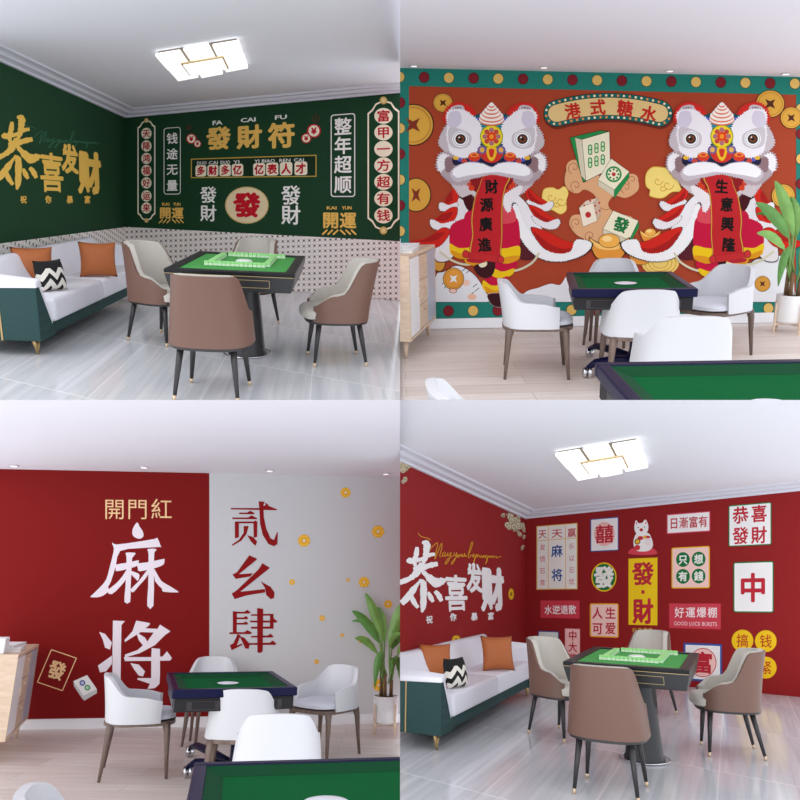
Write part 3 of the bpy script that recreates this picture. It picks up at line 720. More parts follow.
def base_room_b(room, fl0, fl1, top0, top1, base_h, wm, split=None):
    x0 = -40 if room.off[0] == 0 else -1.5; yb = 404 if room.off[1] == 0 else 430; yt = -40 if room.off[1] == 0 else -2; x1 = 440 if room.off[0] else 402
    def ext(a, b, x): return (x, a[1]+(b[1]-a[1])*(x-a[0])/(b[0]-a[0]))
    f0, f1, t0, t1 = ext(fl0, fl1, x0), ext(fl0, fl1, x1), ext(top0, top1, x0), ext(top0, top1, x1)
    W = Wall(room, f0, f1, (6700, 215))
    surf('wall_back', room, [W.at(*p) for p in (t0, t1, f1, f0)], W.M, -W.m, .1, wm)
    g0, g1 = (f0[0], f0[1]-base_h), (f1[0], f1[1]-base_h)
    bm_ = mat('baseboard_white', (240, 240, 244), .5)
    surf('baseboard_back', room, [W.at(*p, .018) for p in (g0, g1, f1, f0)], W.M, -W.m, .017, bm_)
    C = [W.at(*t0), W.at(*t1)]
    # ceiling parallel to the floor across the room
    P3 = C[0]+room.ey*-2.0*0+(-room.ey)*2
    # its depth direction follows the floor's, mirrored about the eye line
    pl = plane3(C[0], C[1], P3); nn = pl[1] if pl[1].z > 0 else -pl[1]
    cm = mat('ceiling_paint_b', (236, 234, 242), .85)
    ux = (C[1]-C[0]).normalized(); Mc = Matrix.Translation(C[0]) @ Matrix((ux, nn.cross(ux), nn)).transposed().to_4x4()
    surf('ceiling', room, [C[0], C[1], hit(room, pl, x1, yt), hit(room, pl, x0, yt)], Mc, nn, .06, cm)
    P = [room.W(*room.fl(*p)) for p in ((x0, yb), f0, f1, (x1, yb))]
    surf('floor', room, P, room.M, -room.n, .06, plank_floor('plank_floor'))
    ring = mat('downlight_ring', (200, 196, 204), .4); em = mat('downlight_glow', (255, 250, 245), .5, emit=.6)
    for i, (x, y) in enumerate(((14, 66), (144, 67.5), (270, 71), (386, 74))):
        p = hit(room, pl, x, y-.6)
        t = thing('recessed_downlight', 'round downlight, %s of four in the ceiling of the %s' % (('leftmost', 'second from left', 'third from left', 'rightmost')[i], room.where), 'downlight', Matrix.Translation(p) @ Mc.to_3x3().to_4x4(), 'downlights in the %s' % room.where)
        bm = B(); lathe(bm, [(.047, -.010), (.05, -.004), (.048, -.001)], 24); obj('ring', bm, ring, t)
        bm = B(); lathe(bm, [(.034, -.012), (.034, -.0085)], 20); obj('lens', bm, em, t)
    return W, pl

def furnish_a(room, TP, CP, tl_, L):
    (x, y, yaw, w, d, h) = TP
    table_a(L['table'], room.frame(x, y, yaw), w, d, h)
    # tiles walled up on the felt
    rt = None; k = .2; base = h-.0115
    for i, (dx, dy, a, ln) in enumerate(((.06, d*.35, 0, w*.52), (-.02, -d*.19, 0, w*.50), (-w*.225, d*.08, 90, d*.46), (w*.235, d*.06, 90, d*.46))):
        lab = '%s row of pale green tiles around the white dome, %s' % (('far', 'near', 'left', 'right')[i], L['tiles'])
        Mx = room.frame(x, y, yaw) @ Matrix.Translation((dx, dy, base)) @ Matrix.Rotation(math.radians(a), 4, 'Z')
        rt = tile_row(lab, Mx, 14, ln)
    c0 = None
    for (cx, cy, cyaw), lab in zip(CP, L['chairs']):
        Mx = room.frame(cx, cy, cyaw)
        if c0 is None: c0 = chair_a(lab, Mx, L['group'])
        else: dup(c0, Mx, lab)
    sx, sy, syaw, sl, sd = L['sofa_at']
    sofa(L['sofa'], room.frame(sx, sy, syaw), sl, sd)
    org = mat('rust_leather', (176, 98, 48), .6, bump=.4, bscale=18)
    for (u, v, z, a, tilt, s, kind, lab) in L['pillows']:
        q = room.fl(u, v, z)
        Mx = room.frame(q[0], q[1], syaw+a, z) @ Matrix.Rotation(math.radians(tilt), 4, 'X')
        pillow('cushion', lab, Mx, s, org if kind == 0 else chevron_mat())
def furnish_b(room, TP, CP, L):
    (x, y, yaw, w, d, h) = TP
    Mi = (room.M.inverted() @ room.frame(x, y, yaw)).inverted()
    cs = []
    for p in ((189.5, 357), (187, 378)):
        q = room.fl(*p); v = Mi @ Vector((q[0], q[1], 0)); cs.append((v.x, v.y))
    lg = []
    for p in ((190, 341), (195, 348)):
        q = room.fl(*p); v = Mi @ Vector((q[0], q[1], 0)); lg += [(v.x, v.y), (-v.x, v.y)]
    table_b(L['table'], room.frame(x, y, yaw), w, d, h, legs=lg, casters=cs)
    c0 = None
    for (cx, cy, cyaw), lab in zip(CP, L['chairs']):
        Mx = room.frame(cx, cy, cyaw)
        if c0 is None: c0 = chair_b(lab, Mx, L['group'])
        else: dup(c0, Mx, lab)
    tx, ty, tyaw = L['near_table']; w2, d2 = 1.0, 1.12
    Mt = room.frame(tx, ty, tyaw) @ Matrix.Translation((w2/2, -d2/2, 0))
    table_b(L['ntable'], Mt, w2, d2, .76, legs=False)
    # sideboard
    sb = L.get('sb', (11, 36, .93)); a = room.fl(sb[0], 342, .17); b = room.fl(sb[1], 318, .17); zt = sb[2]
    ang = math.degrees(math.atan2(b[1]-a[1], b[0]-a[0])); Ls = math.hypot(b[0]-a[0], b[1]-a[1])
    Msb = room.frame(a[0], a[1], ang)
    sideboard(L['sideboard'], Msb, Ls, .45, .17, zt)
    paper = mat('book_white', (238, 238, 242), .6); pages = mat('book_pages', (222, 220, 214), .8)
    for k, (bx, by, bw, bd, z, hh, a2) in enumerate(((Ls*.40, .19, .22, .3, zt, .03, 4), (Ls*.40, .20, .21, .27, zt+.03, .028, -6))):
        t = thing('book', ('white book lying flat on the sideboard, lower of two, in the %s' if k == 0 else 'white book on top of another on the sideboard in the %s') % room.where, 'book', Msb @ Matrix.Translation((bx, by, z)) @ Matrix.Rotation(math.radians(a2), 4, 'Z'), 'books on the sideboard in the %s' % room.where)
        bm = B(); box(bm, -bw, bw*.0+bw, -bd/2, bd/2, 0, .004); box(bm, -bw, bw, -bd/2, bd/2, hh-.004, hh); box(bm, -bw, bw, bd/2-.004, bd/2, .004, hh-.004); obj('cover', bm, paper, t)
        bm = B(); box(bm, -bw+.006, bw-.006, -bd/2+.005, bd/2-.005, .0045, hh-.0045); obj('pages', bm, pages, t)
    bm = B(); box(bm, -.10, .10, -.09, .09, 0, .13, .006); o = obj('box', bm, paper, None, Msb @ Matrix.Translation((.16, .22, zt))); props(o, 'plain white box on the sideboard beside the books in the %s' % room.where, 'box')
    px = L['plant']; plant(L['plant_label'], room.frame(px[0], px[1], L.get('pyaw', 0)) @ Matrix.Scale(1.0, 4), None, 0)

# ------------------------------------------------------------------ top left: green room
TL = CUR = Room('green_room', (0, 0), .30374, -.05287); TL.where = 'green room'
WL, WR, pl = base_room_a(TL, ((0, 330), (125, 277)), ((125, 277), (400, 300.5)), (0, 62), (125, 118), (400, 93), None,
    wc=(22, 66, 38), lattice=((0, 243.5), (125, 227), (400, 241.5)), grout=((76, 331), (146, 344), (0, 377)))
ceiling_lamp(TL, lambda x, y: hit(TL, pl, x, y), 'square white ceiling lamp of six glowing tiles in the green room')
furnish_a(TL, (-1.232, 5.701, 3.8, .931, 1.247, .815), [(-1.242, 4.760, 1), (-2.07, 6.27, -113), (-.483, 5.833, 104.7), (-1.471, 7.103, 163)], None, dict(
    table='black mahjong table with green felt in the green room', tiles='green room table',
    chairs=['brown leather chair seen from behind, nearest the camera, green room', 'brown and cream chair between the sofa and the table, green room',
            'brown and cream chair right of the table facing left, green room', 'cream padded chair behind the table against the tiled wall, green room'],
    group='dining chairs around the green room table', sofa='white sofa with quilted dark green arms under the green wall', sofa_at=(-2.78, 5.44, 93.2, 2.85, .67),
    pillows=[(35, 285, .43, -64, -14, .34, 0, 'rust leather cushion at the near end of the sofa in the green room'), (54, 291, .43, -32, -14, .27, 1, 'black and white zigzag cushion on the sofa in the green room'), (99, 277, .43, -72, -14, .345, 0, 'large rust leather cushion in the middle of the sofa in the green room')]))
CR = (255, 246, 220); RED = (200, 24, 44); GD = (250, 204, 104); WHT = (255, 255, 250)
mu = wallthing('wall_mural', WL, 'gold brush lettering mural on the green wall behind the sofa', 'mural')
brush_wealth(mu, WL, ((-5, 116, 40, 190), (39, 152, 64, 193), (61, 144, 78, 174), (78, 151, 101, 194)), ((23, 199.5), (48, 199.5), (69.5, 199.5), (87, 199.5)), (250, 204, 96))
A = Art(WL); script_line(A, lambda x, y: (24+x*76, 124+y*20+x*3), (70, 128, 96), .55); A.done('handwritten_line', mu, 'thin pale green handwritten English line')
mu = wallthing('wall_mural', WR, 'green lucky-words mural with round signs across the right green wall', 'mural')
GW = (22, 66, 38)
def notched(A, cx, y0, y1, hw, sh, rgb, ins):
    hw -= ins; top = y0+ins; bot = y1-ins; n = hw*.28; s = WR.slope
    p = [(-hw, top+sh+2*n), (-hw+n*.0, top+sh+n*.8), (-hw+n, top+sh), (-hw*.5, top+sh*.35), (0, top), (hw*.5, top+sh*.35), (hw-n, top+sh), (hw, top+sh+n*.8), (hw, top+sh+2*n)]
    q = [(a, bot-(b-top)) for a, b in p[::-1]]
    A.poly([(cx+a, b+s(cx, b)*a) for a, b in p+q], rgb)
for cx, y0, y1, hw, ys, rx, ry, tx, jl in ((146.5, 120, 221, 9, (133.5, 146, 158.5, 170.6, 183, 196, 208), 5.2, 5.7, '天降鸿福好运来', 1), (383.5, 100, 231, 16, (116, 132.5, 149, 165.4, 182, 198.6, 215.5), 9.2, 8, '富甲一方超有钱', 1.7)):
    A = Art(WR); notched(A, cx, y0, y1, hw, 5*jl, CR, 0); notched(A, cx, y0, y1, hw, 5*jl, GW, .9+.4*jl)
    sg = A.done('sign_frame', mu, 'tall notched cream sign outline')
    for yy in (y0+.5, y1-.5): Art(WR).ell(cx, yy, 2.2*jl, 2.3*jl, (222, 190, 110)).ell(cx, yy, 1.2*jl, 1.3*jl, (240, 220, 160)).done('gold_stud', sg, 'gold stud')
    for ch, yy in zip(tx, ys):
        Art(WR).ell(cx, yy, rx, ry, CR).text(ch, cx, yy, rx*1.5, ry*1.5, RED, .022).done('character_disc', sg, 'cream disc with a red character')
for cx, cy, w, h, tx, ys, sz, th in ((172.3, 161, 17, 67, '钱途无量', (138.5, 154, 169.5, 185.5), 11.5, .7), (343, 155.5, 24.5, 83, '整年超顺', (126.5, 145.5, 164.5, 184.5), 18, 1)):
    A = Art(WR); A.rect(cx, cy, w, h, WHT, 3).rect(cx, cy, w-2*th, h-2*th, GW, 2.4); f = A.done('sign_frame', mu, 'thin white rounded sign outline')
    for ch, yy in zip(tx, ys): Art(WR).text(ch, cx, yy, sz, sz*1.02, WHT, .022).done('character', f)
for ch, x, y, s in (('發', 218.7, 138.3, 24.5), ('財', 249.5, 136.8, 25.5), ('符', 281.7, 135.3, 27.5)): Art(WR).text(ch, x, y, s, s*.95, GD, .038).done('gold_character', mu, 'heavy gold character')
for ch, x, y, w in (('FA', 217.6, 122.8, 10), ('CAI', 248.3, 120, 15), ('FU', 281, 117.3, 12)): Art(WR).text(ch, x, y, w, 4.4, WHT, .03, em=False).done('latin_word', mu)
for x, y, r in ((191.4, 138.8, 5.2), (197.6, 143.8, 3.8), (306.3, 138.4, 5), (314, 131, 7)):
    Art(WR).ell(x, y, r, r, RED).ell(x, y, r*.78, r*.8, CR).text('¥', x, y, r*.8, r*1.0, RED, .06, em=False).done('yen_coin', mu, 'red ringed cream coin')
for x, y, s in ((189, 128, 1), (316, 119, 1.4)):
    A = Art(WR)
    for dx in (-2.5, 0, 2.5): A.ribbon([(x+dx*s, y-4*s+abs(dx)), (x+dx*s*.6, y+2*s)], .6, (120, 40, 44))
    A.done('spark_lines', mu)
A = Art(WR); yq = (253.7, 167)
A.poly([(191, 158.8), (316.6, 154.8), (316.6, 176.8), (191, 178.2)], (206, 176, 80)).poly([(192, 159.8), (315.6, 155.9), (315.6, 175.8), (192, 177.2)], (20, 50, 30)); bn = A.done('banner_frame', mu, 'long gold outlined banner')
for wd_, x, w_ in (('DUO', 202, 9.5), ('CAI', 213.5, 9), ('DUO', 225.5, 9.5), ('YI', 236.5, 6), ('YI', 257, 5), ('BIAO', 268.5, 13), ('REN', 285, 11), ('CAI', 299, 10)): Art(WR).text(wd_, x, 163.2-(x-200)*.032, w_, 3.2, WHT, .012, em=False).done('latin_word', bn)
for ch, x in zip('多财多亿亿表人才', (201, 213, 225.3, 237.6, 259.3, 272.3, 286.2, 301)):
    yy = 171-(x-200)*.025; s = 9.8+(x-200)*.02
    Art(WR).rect(x, yy, s+1, s+1.6, CR, 2.4).text(ch, x, yy, s*.86, s*.95, RED, .04).done('character_tile', bn, 'cream tile with a red character')
A = Art(WR); A.ell(247, 205.3, 21.8, 18.6, (226, 200, 130)).ell(247, 205.3, 20.6, 17.4, (246, 226, 184)).text('發', 247, 205, 27, 25, (206, 22, 44), .045).done('large_character_disc', mu, 'large cream disc with a bold red character')
for ch, x, y, s in (('發', 208.5, 194.8, 17), ('財', 208.5, 213.2, 17), ('發', 291, 195.2, 20), ('財', 291, 215, 20)): Art(WR).text(ch, x, y, s, s*1.02, WHT, .018).done('character', mu)
for cx, y0, s, w1 in ((171.5, 204.3, 12, 19), (339.3, 208, 17, 26)):
    for wd_, k in (('KAI', -1), ('YUN', 1)): Art(WR).text(wd_, cx+k*w1*.29, y0, w1*.38, 2.6+s*.05, GD, .03, em=False).done('latin_word', mu)
    Art(WR).text('開', cx-s*.5, y0+s*.72, s, s, GD, .03).done('gold_character', mu); Art(WR).text('運', cx+s*.52, y0+s*.72+.3, s, s, GD, .03).done('gold_character', mu)
    A = Art(WR); yy = y0+s*1.35
    for k in (-1, 1):
        for j in range(3): A.ribbon([(cx+k*(1+j*s*.32), yy-1), (cx+k*(1+j*s*.32)+k*s*.3, yy+s*.22)], s*.1, GD)
    A.done('chevron_ornament', mu)

# ------------------------------------------------------------------ bottom right: red room
BR = CUR = Room('red_room', (400, 400), -.23663, -.01833); BR.where = 'red plaque room'
WL, WR, pl = base_room_a(BR, ((0, 326), (125, 272)), ((125, 272), (400, 297)), (0, 62), (125, 119), (400, 91), None,
    wc=(142, 22, 24), grout=((78, 325), (146, 338), (0, 371)))
ceiling_lamp(BR, lambda x, y: hit(BR, pl, x, y), 'square white ceiling lamp of six glowing tiles in the red plaque room')
furnish_a(BR, (1.962, 6.140, -25.3, .912, 1.29, .827), [(1.532, 5.488, -26.1), (1.56, 7.15, -143.5), (2.902, 6.636, 76.1), (2.761, 8.307, 132.7)], None, dict(
    table='black mahjong table with green felt in the red plaque room', tiles='red plaque room table',
    chairs=['brown leather chair seen from behind, nearest the camera, red plaque room', 'brown and cream chair between the sofa and the table, red plaque room',
            'brown and cream chair right of the table facing left, red plaque room', 'cream padded chair behind the table below the yellow plaque, red plaque room'],
    group='dining chairs around the red plaque room table', sofa='white sofa with quilted dark green arms under the red wall', sofa_at=(.37, 6.40, 65.2, 3.2, .75),
    pillows=[(37, 279, .43, -50, -14, .34, 0, 'rust leather cushion at the near end of the sofa in the red plaque room'), (58, 288, .43, -22, -14, .27, 1, 'black and white zigzag cushion on the sofa in the red plaque room'), (99, 271, .43, -55, -14, .37, 0, 'large rust leather cushion in the middle of the sofa in the red plaque room')]))
mu = wallthing('wall_mural', WL, 'white brush lettering mural on the red wall behind the sofa', 'mural')
brush_wealth(mu, WL, ((0, 141.5, 45.3, 212.7), (44, 174, 68, 212), (66, 163, 82, 193), (81, 167, 104, 211)), ((29, 219.5), (53, 217), (74, 216.5), (90.5, 216)), (240, 238, 238))
A = Art(WL); script_line(A, lambda x, y: (18+x*83, 134+y*26+x*2), (226, 170, 40), .6); A.done('handwritten_line', mu, 'thin yellow handwritten English line')
A = Art(WL); coin(A, 111, 194, 6, .5, gold=(226, 178, 34)); A.done('gold_coin', mu); A = Art(WL); coin(A, 56, 239.5, 4.4, 1.0, gold=(226, 178, 34)); A.done('gold_coin', mu)
def cloud(A, cx, cy, w, h, cream, dark, n, rnd, curls=True):
    for k in range(n):
        x = cx+rnd.uniform(-.5, .5)*w; y = cy+rnd.uniform(-.5, .5)*h; r = rnd.uniform(.14, .24)*min(w, h)*1.3
        A.ell(x, y, r*1.1, r*1.1, dark).ell(x, y, r, r, cream)
        if curls: A.ribbon([(x+r*.7*(1-t)*math.cos(7*t), y+r*.7*(1-t)*math.sin(7*t)) for t in [j/12 for j in range(12)]], .45, dark)
rnd = random.Random(3)
A = Art(WL)
for (x, y, w, h, n) in ((106, 114, 9, 5, 6), (113, 122, 13, 11, 12), (121, 130, 7, 16, 10), (116, 132, 5, 5, 3), (121.5, 148, 4, 9, 5)): cloud(A, x, y, w, h, (206, 196, 168), (70, 56, 40), n, rnd)
A.done('cloud_motif', mu, 'cream and brown curled clouds in the corner')
A = Art(WL); cloud(A, 4, 68, 11, 10, (206, 190, 160), (70, 50, 36), 9, rnd); cloud(A, 6, 81, 7, 8, (206, 190, 160), (70, 50, 36), 5, rnd); A.done('cloud_motif', mu, 'cream curled cloud below the ceiling')
PK = (232, 178, 176); PR = (190, 40, 56); GN = (24, 116, 58); YL = (240, 196, 30)
def plaque(label, cx, cy, w, h, border, bg, bt, r=1.5):
    t = wallthing('wall_plaque', WR, label, 'wall plaque', c=(cx, cy), group='lucky word plaques on the red wall')
    class PA(Art):
        def done(s, name, parent, label=None):
            o = Art.done(s, name, parent, label); off = parent
            o.data.transform(Matrix.Translation(-(WR.Mi @ WR.at(cx, cy)))); return o
    if h: 
        A = PA(WR); A.rect(cx, cy, w, h, border, r); A.done('border', t)
        A = PA(WR); A.rect(cx, cy, w-2*bt, h-2*bt, bg, max(r-bt, 0)); A.done('face', t)
    return t, PA
t, PA = plaque('white plaque ruled in three columns with red and blue characters', 157, 157, 41, 65, (232, 190, 96), (240, 238, 232), .9, 0)
A = PA(WR)
for x in (148.3, 165.6): A.rect(x, 157, .7, 63, (232, 190, 96))
A.rect(157, 139.3, 39, .7, (232, 190, 96)); A.done('ruled_lines', t)
for x, w, tx in ((142.5, 8.5, '天'), (157, 11, '天'), (171.8, 9, '赢')): PA(WR).text(tx, x, 133.3-(x-157)*.05, w, 9.5, (196, 52, 60), .01).done('character', t)
for x, tx in ((142.5, '发愤忘食'), (171.8, '乐以忘忧')):
    for k, ch in enumerate(tx): PA(WR).text(ch, x, 146.8+k*11.7-(x-157)*.03, 6, 6.6, (200, 70, 84), 0).done('character', t)
PA(WR).text('麻', 157, 151, 11.5, 13, (38, 84, 150), .02).done('blue_character', t, 'blue character'); PA(WR).text('将', 157, 175, 11.5, 13, (38, 84, 150), .02).done('blue_character', t, 'blue character')
t, PA = plaque('white square plaque with blue edge and red double-happiness sign', 204.5, 134.5, 28.5, 33.5, (62, 74, 140), (238, 234, 232), 1, 1.5)
PA(WR).ell(204.5, 134, 10.5, 12, (238, 186, 180)).done('pink_disc', t); PA(WR).text('囍', 204.5, 134, 19, 19, PR, .02).done('character', t)
t, PA = plaque('round green plaque with yellow rim and a white character', 204, 177, 0, 0, YL, GN, 1)
PA(WR).ell(204, 177, 12.6, 14.6, YL).done('border', t); PA(WR).ell(204, 177, 11.4, 13.3, GN).done('face', t); PA(WR).text('發', 204, 177, 20, 22, (240, 240, 232), .04).done('character', t)
t, PA = plaque('wide rose plaque with four white characters above the small plaques', 160, 209.3, 39.5, 18, (198, 50, 66), (206, 62, 76), .6, 0)
for k, ch in enumerate('水逆退散'): PA(WR).text(ch, 148.3+k*8, 209.8-k*.1, 8, 9.5, (244, 236, 236), .02).done('character', t)
t, PA = plaque('pink square plaque with yellow edge and four red characters', 204.3, 220.3, 28.8, 34, (240, 172, 40), (246, 206, 198), 1.3, 2)
for ch, x, y in (('人', 197.5, 213), ('生', 210.5, 213), ('可', 197.5, 228.3), ('爱', 210.5, 228.3)): PA(WR).text(ch, x, y, 11, 12.5, PR, .02).done('character', t)
t, PA = plaque('small pale plaque with blue edge and green English words behind the chair', 148.5, 246, 21, 30, (62, 84, 150), (224, 234, 226), 1, 1)
PA(WR).text('GOOD', 148.8, 240.5, 17, 6, GN, .0, em=False).done('word', t); PA(WR).text('LUCK', 149.3, 250, 17, 6, GN, .0, em=False).done('word', t)
t, PA = plaque('narrow pink plaque with vertical red characters beside the table', 172.5, 245, 15.3, 33, (226, 130, 130), (246, 196, 192), .5, 0)
for k, ch in enumerate('中大奖'): PA(WR).text(ch, 172.8, 235.5+k*11.5, 9, 10.5, PR, .02).done('character', t)
t, PA = plaque('tall yellow plaque with two red characters and a dot', 243, 191.5, 29, 67, (236, 190, 20), (244, 206, 28), .4, 0)
PA(WR).text('發', 243, 173.5, 22, 24, PR, .03).done('character', t); PA(WR).rect(243, 192, 3.2, 3.6, PR).done('dot', t); PA(WR).text('財', 243, 211, 21, 26, PR, .035).done('character', t)
mr = wallthing('wall_mural', WR, 'small gold line of characters printed under the tall yellow plaque', 'mural')
for k, ch in enumerate('好事重重'): Art(WR).text(ch, 234.5+k*5.4, 230, 4.4, 4.8, (206, 160, 70), .02).done('character', mr)
t, PA = plaque('white strip plaque with pink edge and four red characters near the ceiling', 288.5, 122.7, 43.5, 20, (214, 84, 106), (242, 238, 236), 1, 0)
for k, ch in enumerate('日漸富有'): PA(WR).text(ch, 274+k*9.7, 123.2-k*.6, 9.5, 12, PR, .015).done('character', t)
t, PA = plaque('pink square plaque with yellow edge and four green discs', 290.7, 167.5, 38.3, 41.5, (240, 186, 50), (246, 206, 198), 1.2, 2)
for ch, x, y in (('只', 283, 159.5), ('想', 298.7, 159), ('有', 283, 176.3), ('錢', 298.7, 176)):
    PA(WR).ell(x, y, 6.9, 7.4, GN).text(ch, x, y, 9.3, 10, (240, 240, 232), .03).done('character_disc', t, 'green disc with a white character')
t, PA = plaque('wide rose plaque with white characters above GOOD LUCK BURSTS', 295, 216, 52, 25.5, (198, 50, 66), (206, 66, 80), .5, 0)
for k, ch in enumerate('好運爆棚'): PA(WR).text(ch, 279.5+k*11, 212.3, 10, 11, (244, 226, 226), .015).done('character', t)
PA(WR).text('GOOD LUCK BURSTS', 295.5, 223.7, 43, 4, (244, 220, 220), .0, em=False).done('word', t)
t, PA = plaque('white square plaque with green edge and four red characters, upper right', 350, 124.7, 43, 42, GN, (242, 240, 238), 1, 2)
for ch, x, y in (('恭', 340.5, 115), ('喜', 359, 113.5), ('發', 340.5, 135.5), ('財', 359, 134.8)): PA(WR).text(ch, x, y, 16.5, 18, PR, .022).done('character', t)
t, PA = plaque('white upright plaque with green edge and one large red character', 353.5, 187, 40.5, 51, GN, (242, 240, 238), 1.2, 2.5)
PA(WR).text('中', 353, 187.5, 28, 30, PR, .03).done('character', t)
t, PA = plaque('white square plaque with blue edge and a red ringed character behind the table', 302.8, 262.3, 38.5, 38, (56, 84, 158), (240, 238, 236), 2, 1)
PA(WR).ell(303, 262.5, 13.6, 14.6, PR).ell(303, 262.5, 12.8, 13.8, (246, 200, 192)).done('ringed_disc', t); PA(WR).text('富', 303, 262.5, 20, 22, PR, .03).done('character', t)
for ch, x, y, lb in (('搞', 342.5, 240.5, 'upper left of the four'), ('钱', 365.8, 241, 'upper right of the four'), ('要', 342.5, 266.5, 'lower left of the four'), ('紧', 365.8, 267.5, 'lower right of the four')):
    t, PA = plaque('round yellow plaque with a red character, %s' % lb, x, y, 0, 0, YL, YL, 1)
    PA(WR).ell(x, y, 10.9, 11, (236, 182, 24)).done('border', t); PA(WR).ell(x, y, 10.4, 10.5, YL).done('face', t); PA(WR).text(ch, x, y, 12.5, 14, (186, 66, 30), .01).done('character', t)
# lucky cat
t, PA = plaque('white lucky cat figure sitting on a pink cushion above the yellow plaque', 242.5, 137, 0, 0, YL, YL, 1)
t.name = 'lucky_cat_plaque'
PA(WR).poly(cat([(228, 153), (233, 148), (243, 149.5), (252, 148), (257.5, 153), (250, 154.8), (236, 154.8)], 4), (216, 70, 84)).done('cushion', t)
A = PA(WR); wt = (246, 242, 240)
A.poly(cat([(236, 150), (233.5, 143), (235, 136), (238, 133), (248, 133), (251.5, 138), (253, 145), (250, 150), (243, 151.5)], 5), wt).poly(cat([(235, 131), (234.5, 126), (236, 120.2), (238.5, 123), (242.5, 122.5), (245.5, 119.5), (248.3, 125), (247.8, 131), (244, 134.5), (238, 134.5)], 4), wt)
A.ell(240.5, 138, 3, 2, (204, 50, 60)).ell(247, 137, 3.5, 1.5, (204, 50, 60)); A.poly(cat([(247, 138), (251, 141), (249, 146), (244, 143)], 4), (240, 228, 226)); A.done('cat_body', t, 'white cat body')
A = PA(WR); A.ell(241.3, 129.8, 1.8, 1.6, (196, 44, 50)).ell(238.3, 127.3, .8, .4, (40, 20, 20)).ell(244.5, 127, .8, .4, (40, 20, 20)).ell(236.6, 123.3, .7, 1.3, (226, 120, 120)).ell(245.8, 122.8, .7, 1.3, (226, 120, 120)); A.done('cat_face', t)
A = PA(WR); A.ell(245, 137, 1.6, 1.6, (232, 180, 40)).ell(237.5, 141.5, 3, 3, (120, 70, 20)).ell(237.5, 141.5, 2, 2, (236, 190, 60)).poly(cat([(236, 145), (240, 146), (239, 150), (234, 149)], 4), (210, 56, 60)); A.done('bell_and_coin', t)
# ------------------------------------------------------------------ top right: lion dance room
def chairs_b(nm): return ['white tub armchair left of the table facing right, %s' % nm, 'white tub armchair pushed in at the front of the table, %s' % nm,
    'white tub armchair right of the table by the plant, %s' % nm, 'white tub armchair behind the table against the mural, %s' % nm,
    'white tub armchair between the two tables, back to camera, %s' % nm, 'white tub armchair, only its rounded back showing lower left, %s' % nm]
TR = CUR = Room('lion_room', (400, 0), .29515, .03046); TR.where = 'lion dance mural room'
bgm = mat('mural_russet', (168, 66, 38), .75, spec=.2, bump=.1, bscale=40)
W, pl = base_room_b(TR, (36, 329), (355, 323), (0, 68), (400, 77), 10, bgm)
q = TR.fl(277, 318.5, .74); q6 = TR.fl(41, 377, .74); tt = TR.fl(194.5, 362, .76); pp = TR.fl(387, 332)
furnish_b(TR, (1.744, 5.514, -10.7, .864, 1.039, .755), [(1.076, 5.623, -98), (1.76, 5.18, -8), (2.69, 6.05, 122), (2.015, 6.743, 163.6), (q[0]+.12, 4.15, -8), (q6[0]+.25, q6[1]-.20, -88)], dict(
    table='black mahjong table with navy rim before the lion dance mural', ntable='foreground mahjong table with navy rim, lion dance mural room',
    chairs=chairs_b('lion dance mural room'), group='tub armchairs in the lion dance mural room', near_table=(tt[0], tt[1], -3), sideboard='light oak sideboard with white and grey doors, lion dance mural room',
    plant=pp, pyaw=-18, plant_label='tall broad-leaved plant in a white pot before the lion dance mural'))
mu = wallthing('wall_mural', W, 'russet lion dance mural in a teal frame dotted gold and maroon', 'mural')
TE = (34, 126, 112); MA = (128, 30, 40); GO = (224, 186, 102); DK = (44, 26, 24)
# teal frame
A = Art(W); 
A.poly([(-3, 67.5), (402, 77), (402, 95), (-3, 86)], TE).poly([(-3, 84), (9, 84), (9, 320), (-3, 320)], TE).poly([(396, 90), (402, 90), (402, 314), (396, 314)], TE)
A.poly([(-3, 302.5), (402, 297), (402, 313.5), (-3, 319.5)], TE)
fr = A.done('teal_frame', mu, 'teal border band')
def fdot(x, y, m): Art(W).ell(x, y, 5.4, 5.6, DK).ell(x, y, 4.9, 5.1, MA if m else GO).done('frame_dot', fr, 'maroon dot' if m else 'gold dot')
for k in range(17): fdot(-.5+k*24.7, 77+k*.42, k % 2 == 1)
for k in range(1, 7): fdot(0, 77+k*25.7, k % 2 == 1)
for k in range(15): fdot(48.5+k*24.6, 311-k*.2, k % 2 == 0)
for k in range(1, 5): fdot(401, 84+k*25, k % 2 == 0)
